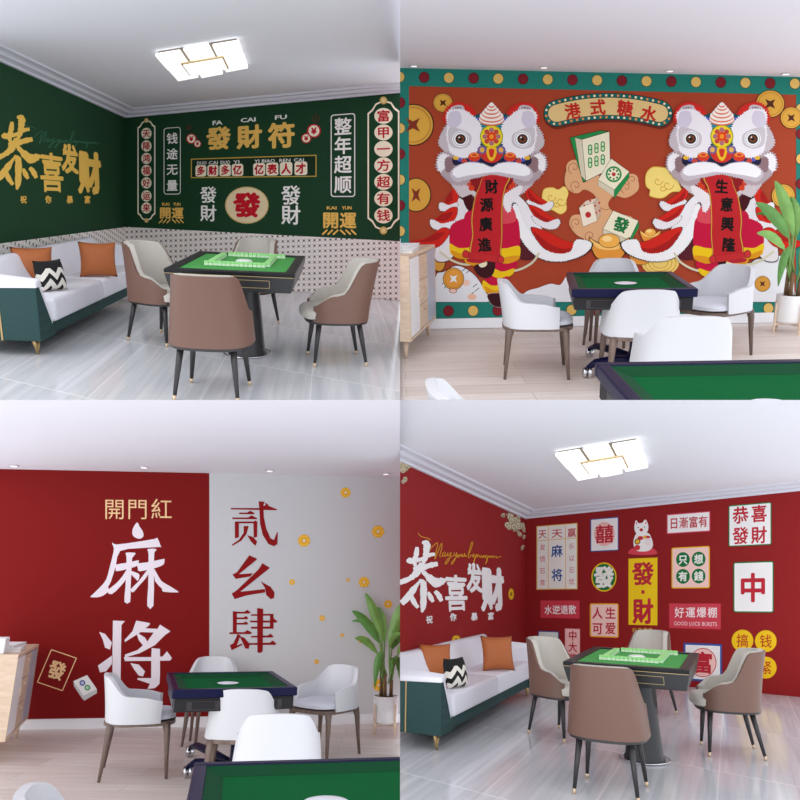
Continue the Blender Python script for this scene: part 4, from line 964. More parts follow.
# coins
for args in ((13, 125, 21, 1.0, 0), (43, 103, 9.5, 1.05, .2), (16, 195, 17, .9, 0), (370, 104, 14, 1.05, 0), (391, 118, 11, 1.0, 0), (383, 196, 12, 1, 0)):
    A = Art(W)
    x, y, r, rx, rot = args
    if x == 13:    # cut by the teal frame
        A.poly([(max(9, x+r*math.cos(t)), y+r*math.sin(t)) for t in [2*PI*k/40 for k in range(40)]], DK).poly([(max(9, x+r*.95*math.cos(t)), y+r*.95*math.sin(t)) for t in [2*PI*k/40 for k in range(40)]], (216, 160, 62)).poly([(max(9, x+r*.84*math.cos(t)), y+r*.84*math.sin(t)) for t in [2*PI*k/40 for k in range(40)]], (180, 122, 46)).poly([(max(9, x+r*.8*math.cos(t)), y+r*.8*math.sin(t)) for t in [2*PI*k/40 for k in range(40)]], (222, 168, 66))
        A.poly([(x+a*7, y+b*7) for a, b in ((-1, -1), (0, -.5), (1, -1), (.5, 0), (1, 1), (0, .5), (-1, 1), (-.5, 0))], (130, 50, 30))
    elif x == 16:
        A.poly([(max(9, x+r*rx*math.cos(t)), y+r*math.sin(t)) for t in [2*PI*k/40 for k in range(40)]], DK).poly([(max(9, x+r*rx*.93*math.cos(t)), y+r*.95*math.sin(t)) for t in [2*PI*k/40 for k in range(40)]], (216, 160, 62))
        A.poly([(x+a*4.5, y+b*7) for a, b in ((-1, -1), (0, -.5), (1, -1), (.5, 0), (1, 1), (0, .5), (-1, 1), (-.5, 0))], (130, 50, 30))
    else: coin(A, x, y, r, rx, rot, (220, 166, 66))
    A.done('gold_coin', mu)
# sign
A = Art(W)
def arc(cx, cy, R, a0, a1, n=16): return [(cx+R*math.sin(a), cy-R*math.cos(a)) for a in [a0+(a1-a0)*k/n for k in range(n+1)]]
def bent(hw, half, r):   # arched capsule: centre line arc, thickness 2*half
    R = 190.; cx, cy = 208, 106.5+R; a = hw/R
    top = arc(cx, cy, R+half, -a, a); bot = arc(cx, cy, R-half, a, -a)
    def endc(s):
        ex, ey = cx+R*math.sin(s*a), cy-R*math.cos(s*a); out = []
        for k in range(1, 10):
            t = PI*k/10; ang = s*a; dx, dy = math.sin(ang), -math.cos(ang); tx, ty = s*math.cos(ang), s*math.sin(ang)
            c = math.cos(t)*(1); out.append((ex+dx*half*c+tx*half*math.sin(t), ey+dy*half*c+ty*half*math.sin(t)))
        return out
    return top+endc(1)+bot+endc(-1)[::-1]
A.poly([(x+.6, y+2) for x, y in bent(52, 13.8, 0)], (110, 40, 26)).poly(bent(52, 13.4, 0), DK).poly(bent(52, 12.8, 0), (20, 102, 96)).poly(bent(52, 9, 0), DK).poly(bent(52, 8.6, 0), (228, 196, 132))
pts = bent(52, 10.9, 0); acc = 0
for i in range(len(pts)):
    x0, y0 = pts[i]; x1, y1 = pts[(i+1) % len(pts)]; d = math.hypot(x1-x0, y1-y0)
    while acc < d: A.ell(x0+(x1-x0)*acc/d, y0+(y1-y0)*acc/d, 1.25, 1.25, ((245, 232, 190), (232, 150, 80))[int(acc*7) % 2], 8); acc += 5.9
    acc -= d
sg = A.done('arched_sign', mu, 'arched teal sign with bulb dots')
for ch, x, y, r in (('港', 172.5, 111.5, -.16), ('式', 197.5, 107.5, -.03), ('糖', 225, 108.5, .1), ('水', 248.5, 114, .2)): Art(W).text(ch, x, y, 16, 16.5, (196, 40, 34), .03, rot=r, jit=.1).done('red_character', sg, 'red character')
# clouds and mahjong tiles in the middle
LN = (150, 84, 50); CL = (222, 168, 122)
A = Art(W); base = cat([(166, 172), (172, 162), (182, 160), (190, 170), (205, 178), (222, 172), (236, 178), (238, 190), (226, 198), (214, 196), (208, 205), (216, 214), (228, 216), (236, 226), (226, 240), (205, 244), (190, 240), (178, 236), (170, 226), (172, 216), (184, 214), (192, 208), (196, 198), (186, 190), (172, 192), (165, 184)], 5)
A.poly([(208+(x-208)*1.02, 202+(y-202)*1.015) for x, y in base], LN).poly(base, CL)
for (x, y, r) in ((174, 168, 8), (176, 186, 7.5), (176, 223, 7), (190, 236, 7), (226, 188, 7), (228, 222, 6), (232, 180, 6)):
    A.ell(x, y, r, r, CL); A.ribbon([(x+r*.85*(1-t)*math.cos(8*t+2), y+r*.85*(1-t)*math.sin(8*t+2)) for t in [j/14 for j in range(14)]], .55, LN)
A.ribbon(cat([(196, 206), (206, 210), (214, 206)], 5, False), .5, LN); A.done('cloud_motif', mu, 'tan curled cloud')
def mj(top, sideb, sidel, name, lab):
    A = Art(W)
    for P, c in (sideb, sidel, top):
        cx_ = sum(p[0] for p in P)/len(P); cy_ = sum(p[1] for p in P)/len(P)
        A.poly([(cx_+(x-cx_)*1.03, cy_+(y-cy_)*1.03) for x, y in P], DK).poly(P, c)
    return A
IV = (238, 230, 200); GR = (34, 138, 70)
A = mj(([(182, 140), (209, 132), (210, 169), (186, 181)], IV), ([(170, 138), (200, 131), (209, 132), (182, 140), (186, 181), (183, 182)], GR), ([(175, 138), (182, 140), (186, 181), (181, 176)], (214, 204, 176)), 0, 0)
for i in range(3):
    for j in range(2):
        x = 190+i*6.3; y = 150+j*13-i*1.6; A.rect(x, y, 4.2, 10.5, GR, 2).rect(x, y, 2.2, 8.2, (206, 226, 180), 1).rect(x, y, 4, 1.2, GR)
A.done('mahjong_tile_motif', mu, 'ivory tile with six green bars')
A = mj(([(211, 159), (229, 172), (214, 190), (198, 180)], IV), ([(198, 180), (214, 190), (214, 197), (198, 186)], (214, 204, 176)), ([(214, 190), (229, 172), (229, 178), (214, 199)], GR), 0, 0)
A.ell(213.5, 174.5, 8, 8, GR).ell(213.5, 174.5, 6.2, 6.2, IV)
for k in range(8): A.ell(213.5+4.8*math.cos(k*PI/4), 174.5+4.8*math.sin(k*PI/4), 1.2, 1.2, GR, 8)
A.ell(213.5, 174.5, 2, 2, (190, 50, 50)); A.done('mahjong_tile_motif', mu, 'ivory tile with a green wheel')
A = mj(([(179, 208), (193, 203), (197, 221), (183, 227)], (240, 226, 204)), ([(179, 208), (186, 201), (198, 198), (193, 203)], (226, 204, 180)), ([(193, 203), (198, 198), (201, 214), (197, 221)], (206, 176, 150)), 0, 0)
A.ell(188, 215, 2.9, 3, (190, 40, 40))
for x, y in ((195, 206), (199, 203), (196, 213), (199.5, 211), (184, 205.5), (190, 201)): A.ell(x, y, 1, 1.1, (190, 40, 40), 8)
A.done('die_motif', mu, 'ivory die with one red pip')
A = mj(([(213, 211), (238, 221), (229, 240), (203, 229)], IV), ([(203, 229), (229, 240), (228, 246), (203, 234)], (214, 204, 176)), ([(229, 240), (238, 221), (239, 227), (229, 245)], GR), 0, 0)
A.text('發', 221, 225, 15, 15, (22, 116, 58), .04, rot=.35); A.done('mahjong_tile_motif', mu, 'ivory tile with a green character')
# golden clouds and ingots
for nm, P in (('a', [(142, 200), (144, 190), (152, 188), (158, 190), (164, 187), (168, 193), (166, 201), (166, 210), (160, 214), (152, 210), (143, 209)]), ('b', [(246, 186), (246, 175), (252, 168), (262, 168), (270, 170), (276, 176), (280, 188), (284, 192), (272, 192), (262, 198), (250, 196), (250, 190)])):
    A = Art(W); c = cat(P, 5); mx_ = sum(p[0] for p in P)/len(P); my = sum(p[1] for p in P)/len(P)
    A.poly([(mx_+(x-mx_)*1.04, my+(y-my)*1.05) for x, y in c], (212, 158, 50)).poly(c, (244, 216, 120))
    for dx, dy, r in ((-5, -2, 5), (5, 2, 6), (0, 5, 4)): A.ribbon([(mx_+dx+r*(1-t)*math.cos(7*t), my+dy+r*(1-t)*math.sin(7*t)) for t in [j/12 for j in range(12)]], .7, (206, 150, 46))
    A.done('golden_cloud', mu)
A = Art(W); A.ell(260, 262, 19, 14, (236, 204, 110))
for r in (16, 12, 8): A.ell(260, 263, r, r*.72, (204, 150, 52)).ell(260, 263, r-.8, r*.72-.8, (236, 204, 110))
A.done('golden_cloud', mu)
def ingot(x, y, s):
    A = Art(W); 
    def o(P): return [(x+a*s, y+b*s) for a, b in cat(P, 4)]
    A.poly(o([(-20.6, -8), (-14, -5), (0, 1), (14, -5), (20.6, -8), (16, 8), (8, 14.5), (-8, 14.5), (-16, 8)]), DK).poly(o([(-19.8, -7.2), (-14, -4.2), (0, 1.6), (14, -4.2), (19.8, -7.2), (15.2, 7.4), (8, 13.8), (-8, 13.8), (-15.2, 7.4)]), (228, 150, 56))
    A.poly(o([(-19, -7), (-8, -1), (8, -1), (19, -7), (10, 3), (-10, 3)]), (246, 196, 110)).ell(x, y-5*s, 10.8*s, 7.3*s, DK).ell(x, y-5*s, 10.3*s, 6.8*s, (240, 174, 76)).ell(x-2*s, y-7*s, 5*s, 3*s, (252, 214, 140))
    A.done('gold_ingot', mu)
ingot(209, 246, 1); ingot(250, 235, .52); ingot(371, 268, .45); ingot(367, 282, .6); ingot(240, 256, .6)
# white cat shapes along the foot of the mural
def whitecat(P, name, coinat=None):
    A = Art(W); c = cat(P, 5); mx_ = sum(p[0] for p in P)/len(P); my = sum(p[1] for p in P)/len(P)
    A.poly([(mx_+(x-mx_)*1.02, min(302, my+(y-my)*1.03)) for x, y in c], (24, 20, 20)).poly([(x, min(302, y)) for x, y in c], (232, 232, 236))
    A.done(name, mu, 'white rounded animal shape with black outline'); 
whitecat([(36, 303), (36, 276), (44, 272), (58, 266), (74, 275), (84, 290), (87, 303)], 'white_figure')
A = Art(W)
for x, y in ((44, 283), (46, 287), (75, 286), (77, 290), (72, 294), (64, 270), (68, 272), (56, 271)): A.ribbon([(x-2, y+1.4), (x+2, y-2)], .7, (30, 24, 24))
A.ell(66, 283, 4, 3, (240, 200, 180)).ell(72, 297, 4.5, 3, (240, 190, 160)); A.done('figure_marks', mu)
A = Art(W); A.ell(39, 263, 6.5, 9, DK).ell(39, 263, 5.8, 8.3, (214, 152, 60)); A.done('gold_coin', mu)
A = Art(W); coin(A, 53.5, 279, 11.2, .95, gold=(234, 160, 62), hole=(244, 244, 240)); A.ell(53, 291, 4, 2.5, (140, 40, 60)).ell(53, 291, 3.3, 2, (244, 206, 186)); A.done('gold_coin', mu)
whitecat([(120, 303), (126, 292), (138, 288), (150, 284), (160, 285), (166, 277), (170, 280), (172, 292), (172, 303)], 'white_figure')
whitecat([(345, 303), (347, 280), (352, 262), (368, 258), (384, 256), (392, 262), (394, 300), (394, 303)], 'white_figure')
A = Art(W); coin(A, 362, 284, 8, 1, gold=(214, 152, 60)); A.done('gold_coin', mu)
# the lion dance figures
SCR = (190, 32, 38)
def lion(fx, left, words, nm):
    rnd = random.Random(11)
    T = lambda P: [(fx(x), y) for x, y in P]
    m2 = lambda P: [(fx(30+.1625*x), 90+.1625*y) for x, y in P]
    m1 = lambda P: [(fx(.25*x), 60+.25*y) for x, y in P]
    m5 = lambda P: [(fx(.2625*x), 190+.2625*y) for x, y in P]
    def P_(A, P, c, ol=None, f=0, n=5):
        P = fur(P, f, 1.25, rnd) if f else cat(P, n)
        if ol:
            cx_ = sum(p[0] for p in P)/len(P); cy_ = sum(p[1] for p in P)/len(P)
            A.poly([(cx_+(x-cx_)*(1+.7/20), cy_+(y-cy_)*(1+.7/20)) for x, y in P], ol)
        A.poly(P, c)
    WHf = (238, 234, 234); RD = (206, 34, 20); RD2 = (166, 22, 18); FU = (232, 226, 228)
    # body cloth and capes
    A = Art(W)
    P_(A, m5([(230, 30), (190, 130), (150, 200), (140, 260), (180, 250), (260, 200), (400, 180), (450, 260), (520, 260), (560, 200), (480, 120), (430, 20), (330, 0)]), (86, 24, 34))
    P_(A, m5([(218, 30), (200, 100), (150, 170), (135, 230), (140, 270), (190, 265), (230, 200), (262, 80)]), (228, 222, 224), DK)
    P_(A, m5([(430, 20), (470, 40), (520, 110), (560, 180), (640, 230), (600, 262), (540, 258), (490, 220), (445, 130)]), (236, 232, 234), DK)
    for k, (rd, dk, tr) in enumerate((
        ([(215, -12), (195, 5), (175, 35), (160, 60), (200, 65), (218, 45), (226, 10)], [(195, 5), (175, 40), (168, 60), (200, 40)], [(150, 55), (160, 50), (185, 60), (215, 50), (218, 62), (190, 80), (155, 78)]),
        ([(190, 70), (150, 100), (125, 120), (165, 145), (210, 110), (218, 70)], [(160, 95), (135, 118), (180, 115), (200, 85)], [(115, 118), (130, 116), (160, 130), (205, 120), (210, 130), (170, 152), (125, 145)]),
        ([(160, 145), (110, 180), (40, 200), (80, 225), (150, 215), (190, 160)], [(140, 165), (90, 190), (40, 200), (130, 195), (170, 165)], None))):
        P_(A, m5(rd), RD, DK); P_(A, m5(dk), RD2)
        if tr: P_(A, m5(tr), FU, DK, f=.9)
    for k, (rd, dk, tr) in enumerate((
        ([(470, -10), (500, 0), (520, 20), (570, 55), (540, 65), (490, 45)], [(485, 0), (510, 30), (550, 60), (500, 45)], [(540, 60), (575, 45), (582, 62), (560, 80), (530, 74), (490, 55), (485, 40), (510, 50)]),
        ([(490, 60), (530, 70), (560, 90), (600, 120), (570, 135), (520, 110)], [(500, 70), (540, 100), (590, 125), (530, 115)], [(560, 125), (600, 112), (608, 128), (590, 148), (550, 145), (510, 120), (505, 100), (530, 115)]),
        ([(500, 145), (560, 160), (620, 190), (690, 215), (650, 245), (580, 240), (530, 205)], [(510, 160), (560, 200), (620, 225), (680, 215), (640, 240), (570, 235), (525, 200)], None))):
        P_(A, m5(rd), RD, DK); P_(A, m5(dk), RD2)
        if tr: P_(A, m5(tr), FU, DK, f=.9)
    P_(A, m5([(432, 60), (448, 62), (470, 120), (505, 175), (545, 225), (600, 245), (650, 235), (668, 195), (700, 192), (728, 205), (712, 235), (660, 262), (600, 272), (540, 262), (490, 225), (450, 165), (432, 110)]), (242, 240, 240), DK, f=1.0)
    A.done('lion_cape', mu, 'red cape tiers with white fur trim, %s lion' % nm)
    # trousers
    A = Art(W); PNK = (196, 10, 58); YE = (238, 196, 20); YO = (222, 150, 22)
    def stripes(P): 
        for pl_, c in P: P_(A, m5(pl_), c, n=4)
    A.ribbon(m5(cat([(385, 300), (440, 308), (500, 280), (530, 240)], 6, False)), 2.2, (214, 206, 176))
    A.ribbon(m5(cat([(150, 235), (200, 270), (260, 285), (340, 262)], 6, False)), 2.2, (214, 206, 176))
    stripes([([(200, 130), (270, 110), (300, 180), (290, 230), (240, 225), (195, 215), (188, 180)], PNK), ([(190, 205), (225, 222), (280, 218), (300, 215), (295, 250), (240, 262), (200, 250), (190, 235)], YE), ([(195, 230), (240, 245), (295, 238), (290, 256), (240, 264), (205, 254)], YO),
        ([(270, 150), (290, 110), (285, 70), (250, 90), (245, 130)], PNK), ([(262, 250), (330, 262), (360, 280), (310, 292), (262, 285), (245, 268)], YO), ([(258, 262), (320, 270), (315, 280), (262, 276)], (180, 30, 50)),
        ([(375, 110), (440, 105), (455, 150), (455, 215), (430, 245), (385, 240), (370, 180)], PNK), ([(395, 60), (430, 70), (440, 120), (380, 125)], (214, 70, 84)), ([(372, 230), (410, 222), (455, 215), (452, 262), (410, 280), (370, 276)], YE), ([(378, 262), (450, 250), (448, 268), (400, 284), (372, 280)], YO),
        ([(365, 278), (410, 282), (445, 272), (440, 300), (400, 315), (360, 305)], PNK), ([(355, 300), (390, 312), (435, 300), (425, 325), (380, 338), (345, 325)], YE),
        ([(335, 322), (375, 338), (410, 330), (400, 365), (350, 368), (322, 350)], PNK), ([(318, 345), (350, 365), (400, 362), (395, 392), (345, 398), (315, 375)], YE), ([(322, 368), (360, 384), (394, 378), (385, 396), (340, 398)], YO)])
    P_(A, m5([(285, 290), (330, 275), (355, 262), (362, 290), (350, 325), (325, 335), (295, 320)]), (58, 14, 22), DK); P_(A, m5([(300, 284), (330, 276), (328, 290), (310, 296)]), (232, 226, 190))
    P_(A, m5([(335, 398), (385, 396), (390, 430), (388, 446), (360, 444), (340, 425)]), (58, 14, 22), (226, 220, 200))
    A.done('striped_trousers', mu, 'pink and yellow striped trousers, %s lion' % nm)
    # beard, mouth, scroll
    A = Art(W)
    P_(A, m2([(165, 560), (600, 560), (585, 620), (540, 650), (500, 700), (490, 745), (470, 745), (440, 700), (300, 690), (260, 640), (200, 660), (165, 620)]), (206, 194, 196), f=1.6)
    P_(A, m2([(240, 540), (530, 540), (540, 590), (500, 650), (430, 680), (300, 640), (250, 600)]), (140, 22, 26))
    for x, y in ((255, 605), (235, 575), (500, 600), (475, 630), (520, 575)): A.poly([(fx(30+.1625*x)+3*math.cos(t), 90+.1625*y+3*math.sin(t)) for t in [k*PI/8 for k in range(16)]], (206, 60, 30))
    P_(A, m2([(450, 660), (560, 590), (545, 650), (500, 700), (492, 748), (470, 740)]), (236, 228, 230), f=1.4)
    P_(A, m2([(205, 670), (250, 655), (262, 700), (250, 745), (225, 730)]), (66, 8, 18), DK)
    A.done('lion_beard', mu)
    A = Art(W)
    sc = [(340, 465), (438, 466), (424, 510), (413, 560), (409, 640), (410, 700), (404, 765), (396, 792), (284, 785), (288, 700), (284, 640), (296, 560), (315, 510)]
    P_(A, m1(sc), DK); cxs, cys = 352, 630
    P_(A, m1([(cxs+(x-cxs)*.98, cys+(y-cys)*.998) for x, y in sc]), (226, 160, 60)); P_(A, m1([(cxs+(x-cxs)*.92, cys+(y-cys)*.995) for x, y in sc]), DK); P_(A, m1([(cxs+(x-cxs)*.905, cys+(y-cys)*.995) for x, y in sc]), SCR)
    P_(A, m5([(250, 236), (320, 248), (385, 256), (383, 276), (320, 270), (248, 256)]), (196, 40, 44), DK)
    for x, y in ((250, 245), (383, 266)): 
        c = m5([(x, y)])[0]; A.ell(c[0], c[1], 3.5, 4, DK).ell(c[0], c[1], 3, 3.5, (206, 46, 48))
    s_ = A.done('scroll', mu, 'red hanging scroll, %s lion' % nm)
    for ch, (x, y) in zip(words, ((91.5, 187), (86.5, 205), (85.8, 224.5), (84.5, 245))):
        Art(W).text(ch, fx(x), y, 13.5, 14.5, (20, 12, 12), .035, jit=.22, rot=-.06 if left else .06).done('brush_character', s_, 'black brush character')
    # head
    for s in (-1, 1):
        A = Art(W)
        mm = lambda P: m2([((378+(x-378)*1) if s < 0 else (756-x), y) for x, y in P])
        P_(A, mm([(95, 200), (100, 130), (140, 90), (190, 85), (250, 110), (280, 160), (240, 200)]), (206, 40, 32), f=2.2)
        P_(A, mm([(130, 110), (180, 95), (210, 110), (200, 150), (150, 160), (115, 150)]), (196, 186, 190)); P_(A, mm([(140, 118), (185, 108), (195, 130), (160, 140)]), (140, 126, 132))
        P_(A, mm([(60, 300), (80, 260), (110, 230), (160, 350), (170, 400), (100, 380), (60, 340)]), (200, 188, 192), f=2.0)
        P_(A, mm([(40, 470), (60, 400), (130, 390), (200, 430), (240, 560), (160, 585), (90, 540), (60, 500)]), (178, 160, 164), f=2.2)
        P_(A, mm([(50, 440), (75, 400), (110, 410), (95, 470), (60, 500)]), (240, 236, 238), f=2.2)
        P_(A, mm([(100, 420), (160, 440), (150, 500), (100, 500)]), (142, 112, 116), f=1.2)
        A.done('lion_mane', mu, 'grey and white shaggy mane with red ear tufts, %s lion' % nm)
    A = Art(W)
    P_(A, m2([(270, 160), (490, 160), (510, 300), (520, 460), (240, 460), (245, 300)]), (18, 78, 88))
    P_(A, m2([(150, 400), (240, 400), (378, 440), (520, 400), (610, 400), (600, 470), (378, 480), (160, 470)]), (26, 28, 60))
    for x, y, c in ((185, 430, (80, 90, 190)), (210, 440, (196, 70, 60)), (160, 420, (226, 176, 50)), (570, 430, (80, 90, 190)), (545, 440, (196, 70, 60)), (597, 420, (226, 176, 50)), (215, 410, (226, 176, 50)), (540, 410, (226, 176, 50)), (310, 200, (90, 180, 180)), (445, 200, (90, 180, 180)), (330, 225, (40, 130, 150)), (425, 225, (40, 130, 150)), (290, 185, (70, 90, 190)), (465, 185, (70, 90, 190))):
        p = m2([(x, y)])[0]; A.ell(p[0], p[1], 3.2, 2.2, c, 12)
    A.done('brocade_forehead', mu, 'dark teal brocade panel, %s lion' % nm)
    A = Art(W)
    for s in (-1, 1):
        mm = lambda P: m2([(x if s < 0 else 756-x, y) for x, y in P])
        P_(A, mm([(105, 150), (150, 125), (210, 130), (260, 165), (300, 205), (318, 270), (300, 350), (265, 400), (190, 415), (125, 380), (115, 330), (105, 280), (110, 220)]), (240, 236, 240), f=2.0)
        P_(A, mm([(130, 140), (180, 140), (190, 200), (150, 240), (112, 220), (112, 180)]), (214, 206, 222), f=.8)
        P_(A, mm([(120, 235), (190, 245), (250, 280), (245, 340), (190, 365), (130, 350), (112, 300)]), (206, 198, 204))
        p = mm([(188, 305)])[0]
        for r, c in ((8.2, (250, 250, 250)), (7.4, (170, 170, 174)), (6.7, (246, 246, 246)), (5.2, (40, 34, 34)), (3.7, (110, 60, 34)), (1.7, (20, 14, 12))): A.ell(p[0], p[1], r, r*.96, c, 20)
        A.ell(p[0]-1.4, p[1]-1.6, .8, .8, (250, 250, 250), 8)
    A.done('lion_brow', mu, 'white furry brows with round eyes, %s lion' % nm)
    A = Art(W); c = m2([(378, 290)])[0]
    A.ell(c[0], c[1], 11.6, 11.6, (150, 160, 30)).ell(c[0], c[1], 10.6, 10.6, (238, 212, 40))
    for k in range(8): A.ell(c[0]+6.6*math.cos(k*PI/4), c[1]+6.6*math.sin(k*PI/4), 2.5, 2.5, (196, 70, 60) if k % 2 else (176, 110, 120), 12)
    A.ell(c[0], c[1], 4.6, 4.6, (226, 60, 30)).ell(c[0], c[1], 2.2, 2.4, (240, 150, 40))
    P_(A, m2([(300, 370), (378, 380), (455, 370), (430, 430), (378, 452), (326, 430)]), (206, 50, 36)); P_(A, m2([(345, 365), (378, 350), (412, 365), (400, 420), (378, 440), (356, 420)]), (236, 190, 40)); P_(A, m2([(362, 370), (394, 370), (388, 410), (378, 418), (368, 410)]), (206, 50, 36))
    for x in (320, 436): p = m2([(x, 372)])[0]; A.ell(p[0], p[1], 4.6, 4.2, (122, 90, 150)).ell(p[0], p[1], 2.4, 2.6, (226, 180, 90))
    for x in (272, 492):
        p = m2([(x, 418)])[0]; A.ell(p[0], p[1]+1, 6, 4.4, (60, 50, 130)).ell(p[0], p[1]-.5, 6, 4.6, (214, 60, 34)).ell(p[0], p[1]-2.4, 4.6, 2.2, (240, 140, 60)).ell(p[0], p[1]-2.4, 2.6, 1.2, (206, 60, 34))
    # knob on the crown
    for i, (y, r) in enumerate(((186, 12.6), (168, 12), (150, 9.6), (132, 7.4), (114, 5), (100, 3))):
        p = m2([(378, y)])[0]; A.ell(p[0], p[1], r, r*.42+1, (220, 110, 70)).ell(p[0], p[1]-.8, r*.98, r*.42+.4, (248, 236, 226))
    p = m2([(378, 92)])[0]; A.ell(p[0], p[1], 1.8, 2, (248, 240, 232)); A.done('brocade_crest', mu, 'yellow flower crest and striped knob, %s lion' % nm)
    A = Art(W)
    P_(A, m2([(125, 520), (160, 475), (240, 450), (320, 458), (378, 480), (430, 455), (520, 450), (600, 475), (630, 520), (600, 560), (520, 545), (440, 530), (378, 520), (310, 535), (220, 555), (160, 565)]), (200, 190, 196), f=1.2)
    P_(A, m2([(140, 510), (170, 475), (240, 452), (320, 460), (378, 482), (430, 458), (520, 452), (590, 475), (615, 510), (580, 530), (500, 520), (430, 508), (378, 508), (320, 515), (220, 530), (165, 540)]), (246, 244, 246), f=.9)
    A.done('lion_muzzle', mu, 'white furry muzzle band, %s lion' % nm)
lion(lambda x: x, True, '財源廣進', 'left'); lion(lambda x: 412.5-x, False, '生意興隆', 'right')

# ------------------------------------------------------------------ bottom left: red and grey room
BL = CUR = Room('two_tone_room', (0, 400), -.26376, -.02323); BL.where = 'red and grey room'
W, pl = base_room_b(BL, (36, 329), (355, 324), (0, 69), (400, 77), 10, mat('wallpaper_grey', (204, 204, 206), .75, spec=.2))
A = Art(W); mu = wallthing('wall_mural', W, 'mural half dark red and half grey with huge white and red characters', 'mural')
A.poly([(-42, 67.5), (209.3, 72.8), (209.3, 317.2), (-42, 320.5)], (124, 12, 12)); A.done('red_ground', mu, 'dark red half of the mural')
PW = (236, 226, 234)
def strokes(P, f, rgb, name, lab, sm=2):
    A = Art(W)
    for q in P: A.poly(cat([f(*p) for p in q], sm) if sm > 1 else [f(*p) for p in q], rgb)
    A.done(name, mu, lab)
strokes([[(290, 198), (305, 225), (325, 255), (328, 285), (305, 300), (275, 290), (260, 270), (265, 235)],
 [(140, 322), (160, 335), (280, 320), (400, 300), (415, 295), (435, 345), (428, 350), (300, 358), (185, 375), (160, 460), (130, 560), (112, 595), (115, 620), (80, 650), (40, 660), (5, 658), (8, 650), (60, 600), (100, 550), (120, 480), (145, 380), (145, 350), (138, 335)],
 [(222, 385), (275, 385), (278, 395), (262, 415), (258, 440), (250, 600), (247, 688), (212, 688), (218, 600), (225, 440), (222, 400)],
 [(152, 460), (240, 445), (295, 432), (300, 440), (290, 465), (250, 480), (165, 500), (158, 480)],
 [(222, 495), (240, 495), (225, 545), (180, 600), (135, 640), (108, 630), (115, 610), (160, 575), (200, 530)],
 [(250, 498), (290, 510), (305, 525), (295, 558), (280, 545), (255, 520)],
 [(358, 362), (405, 362), (405, 375), (395, 390), (393, 500), (390, 712), (352, 712), (358, 600), (360, 400), (355, 375)],
 [(288, 460), (300, 450), (350, 445), (445, 425), (458, 425), (458, 440), (450, 460), (400, 480), (305, 500), (295, 480)],
 [(355, 490), (365, 500), (345, 540), (300, 590), (265, 630), (250, 615), (260, 600), (300, 560), (330, 520)],
 [(392, 485), (410, 510), (440, 560), (490, 590), (540, 622), (535, 630), (450, 625), (442, 605), (400, 560)]],
 lambda x, y: (90+x*.1626, 90+y*.1626), PW, 'large_character', 'huge white brush character, upper')
strokes([[(452, 82), (500, 84), (486, 100), (484, 200), (482, 350), (450, 345), (450, 200)], [(397, 127), (420, 135), (448, 170), (440, 198), (420, 190), (412, 160)],
 [(392, 262), (448, 222), (448, 255), (425, 285), (400, 290)], [(545, 82), (600, 92), (598, 100), (560, 130), (500, 168), (498, 160), (530, 125)],
 [(560, 112), (630, 115), (640, 98), (682, 125), (660, 140), (620, 180), (560, 212), (500, 230), (500, 218), (550, 200), (590, 165), (615, 130), (560, 128)],
 [(545, 128), (580, 150), (592, 170), (575, 185), (555, 160)], [(495, 228), (605, 228), (607, 192), (640, 195), (640, 226), (650, 226), (668, 205), (688, 232), (680, 242), (500, 244)],
 [(605, 240), (640, 240), (640, 300), (638, 335), (620, 352), (590, 355), (600, 335), (550, 318), (550, 312), (605, 312)], [(522, 252), (555, 258), (580, 285), (572, 305), (555, 302), (535, 275)]],
 lambda x, y: (x*.25, 200+y*.25), PW, 'large_character', 'huge white serif character, lower', 1)
DR = (140, 12, 16); g = lambda x, y: (220+x*.225, 90+y*.225)
strokes([[(48, 80), (172, 80), (205, 66), (255, 86), (250, 90), (48, 86)], [(85, 100), (120, 100), (135, 92), (155, 103), (150, 108), (85, 107)], [(55, 122), (125, 122), (140, 112), (165, 125), (165, 130), (55, 129)],
 [(172, 50), (198, 52), (193, 68), (195, 120), (205, 170), (225, 215), (240, 222), (253, 187), (257, 188), (255, 240), (240, 250), (215, 240), (190, 200), (178, 150), (175, 90)], [(200, 55), (215, 65), (215, 78), (205, 75)],
 [(66, 140), (84, 145), (84, 210), (66, 215)], [(66, 140), (150, 140), (158, 135), (166, 141), (165, 208), (150, 213), (148, 148), (66, 148)], [(105, 160), (128, 160), (118, 195), (95, 225), (55, 248), (52, 243), (85, 220), (105, 190)], [(120, 200), (145, 208), (165, 228), (158, 248), (140, 232)]], g, DR, 'serif_character', 'large dark red character, top of three', 1)
strokes([[(130, 290), (165, 305), (160, 312), (84, 374), (146, 370), (135, 384), (70, 395), (55, 375), (75, 366)], [(188, 325), (222, 345), (215, 352), (90, 452), (200, 440), (200, 455), (120, 468), (65, 485), (52, 460), (75, 445), (172, 352)], [(180, 405), (225, 430), (242, 455), (240, 480), (225, 485), (205, 465), (200, 435)]], g, DR, 'serif_character', 'large dark red character, middle of three', 1)
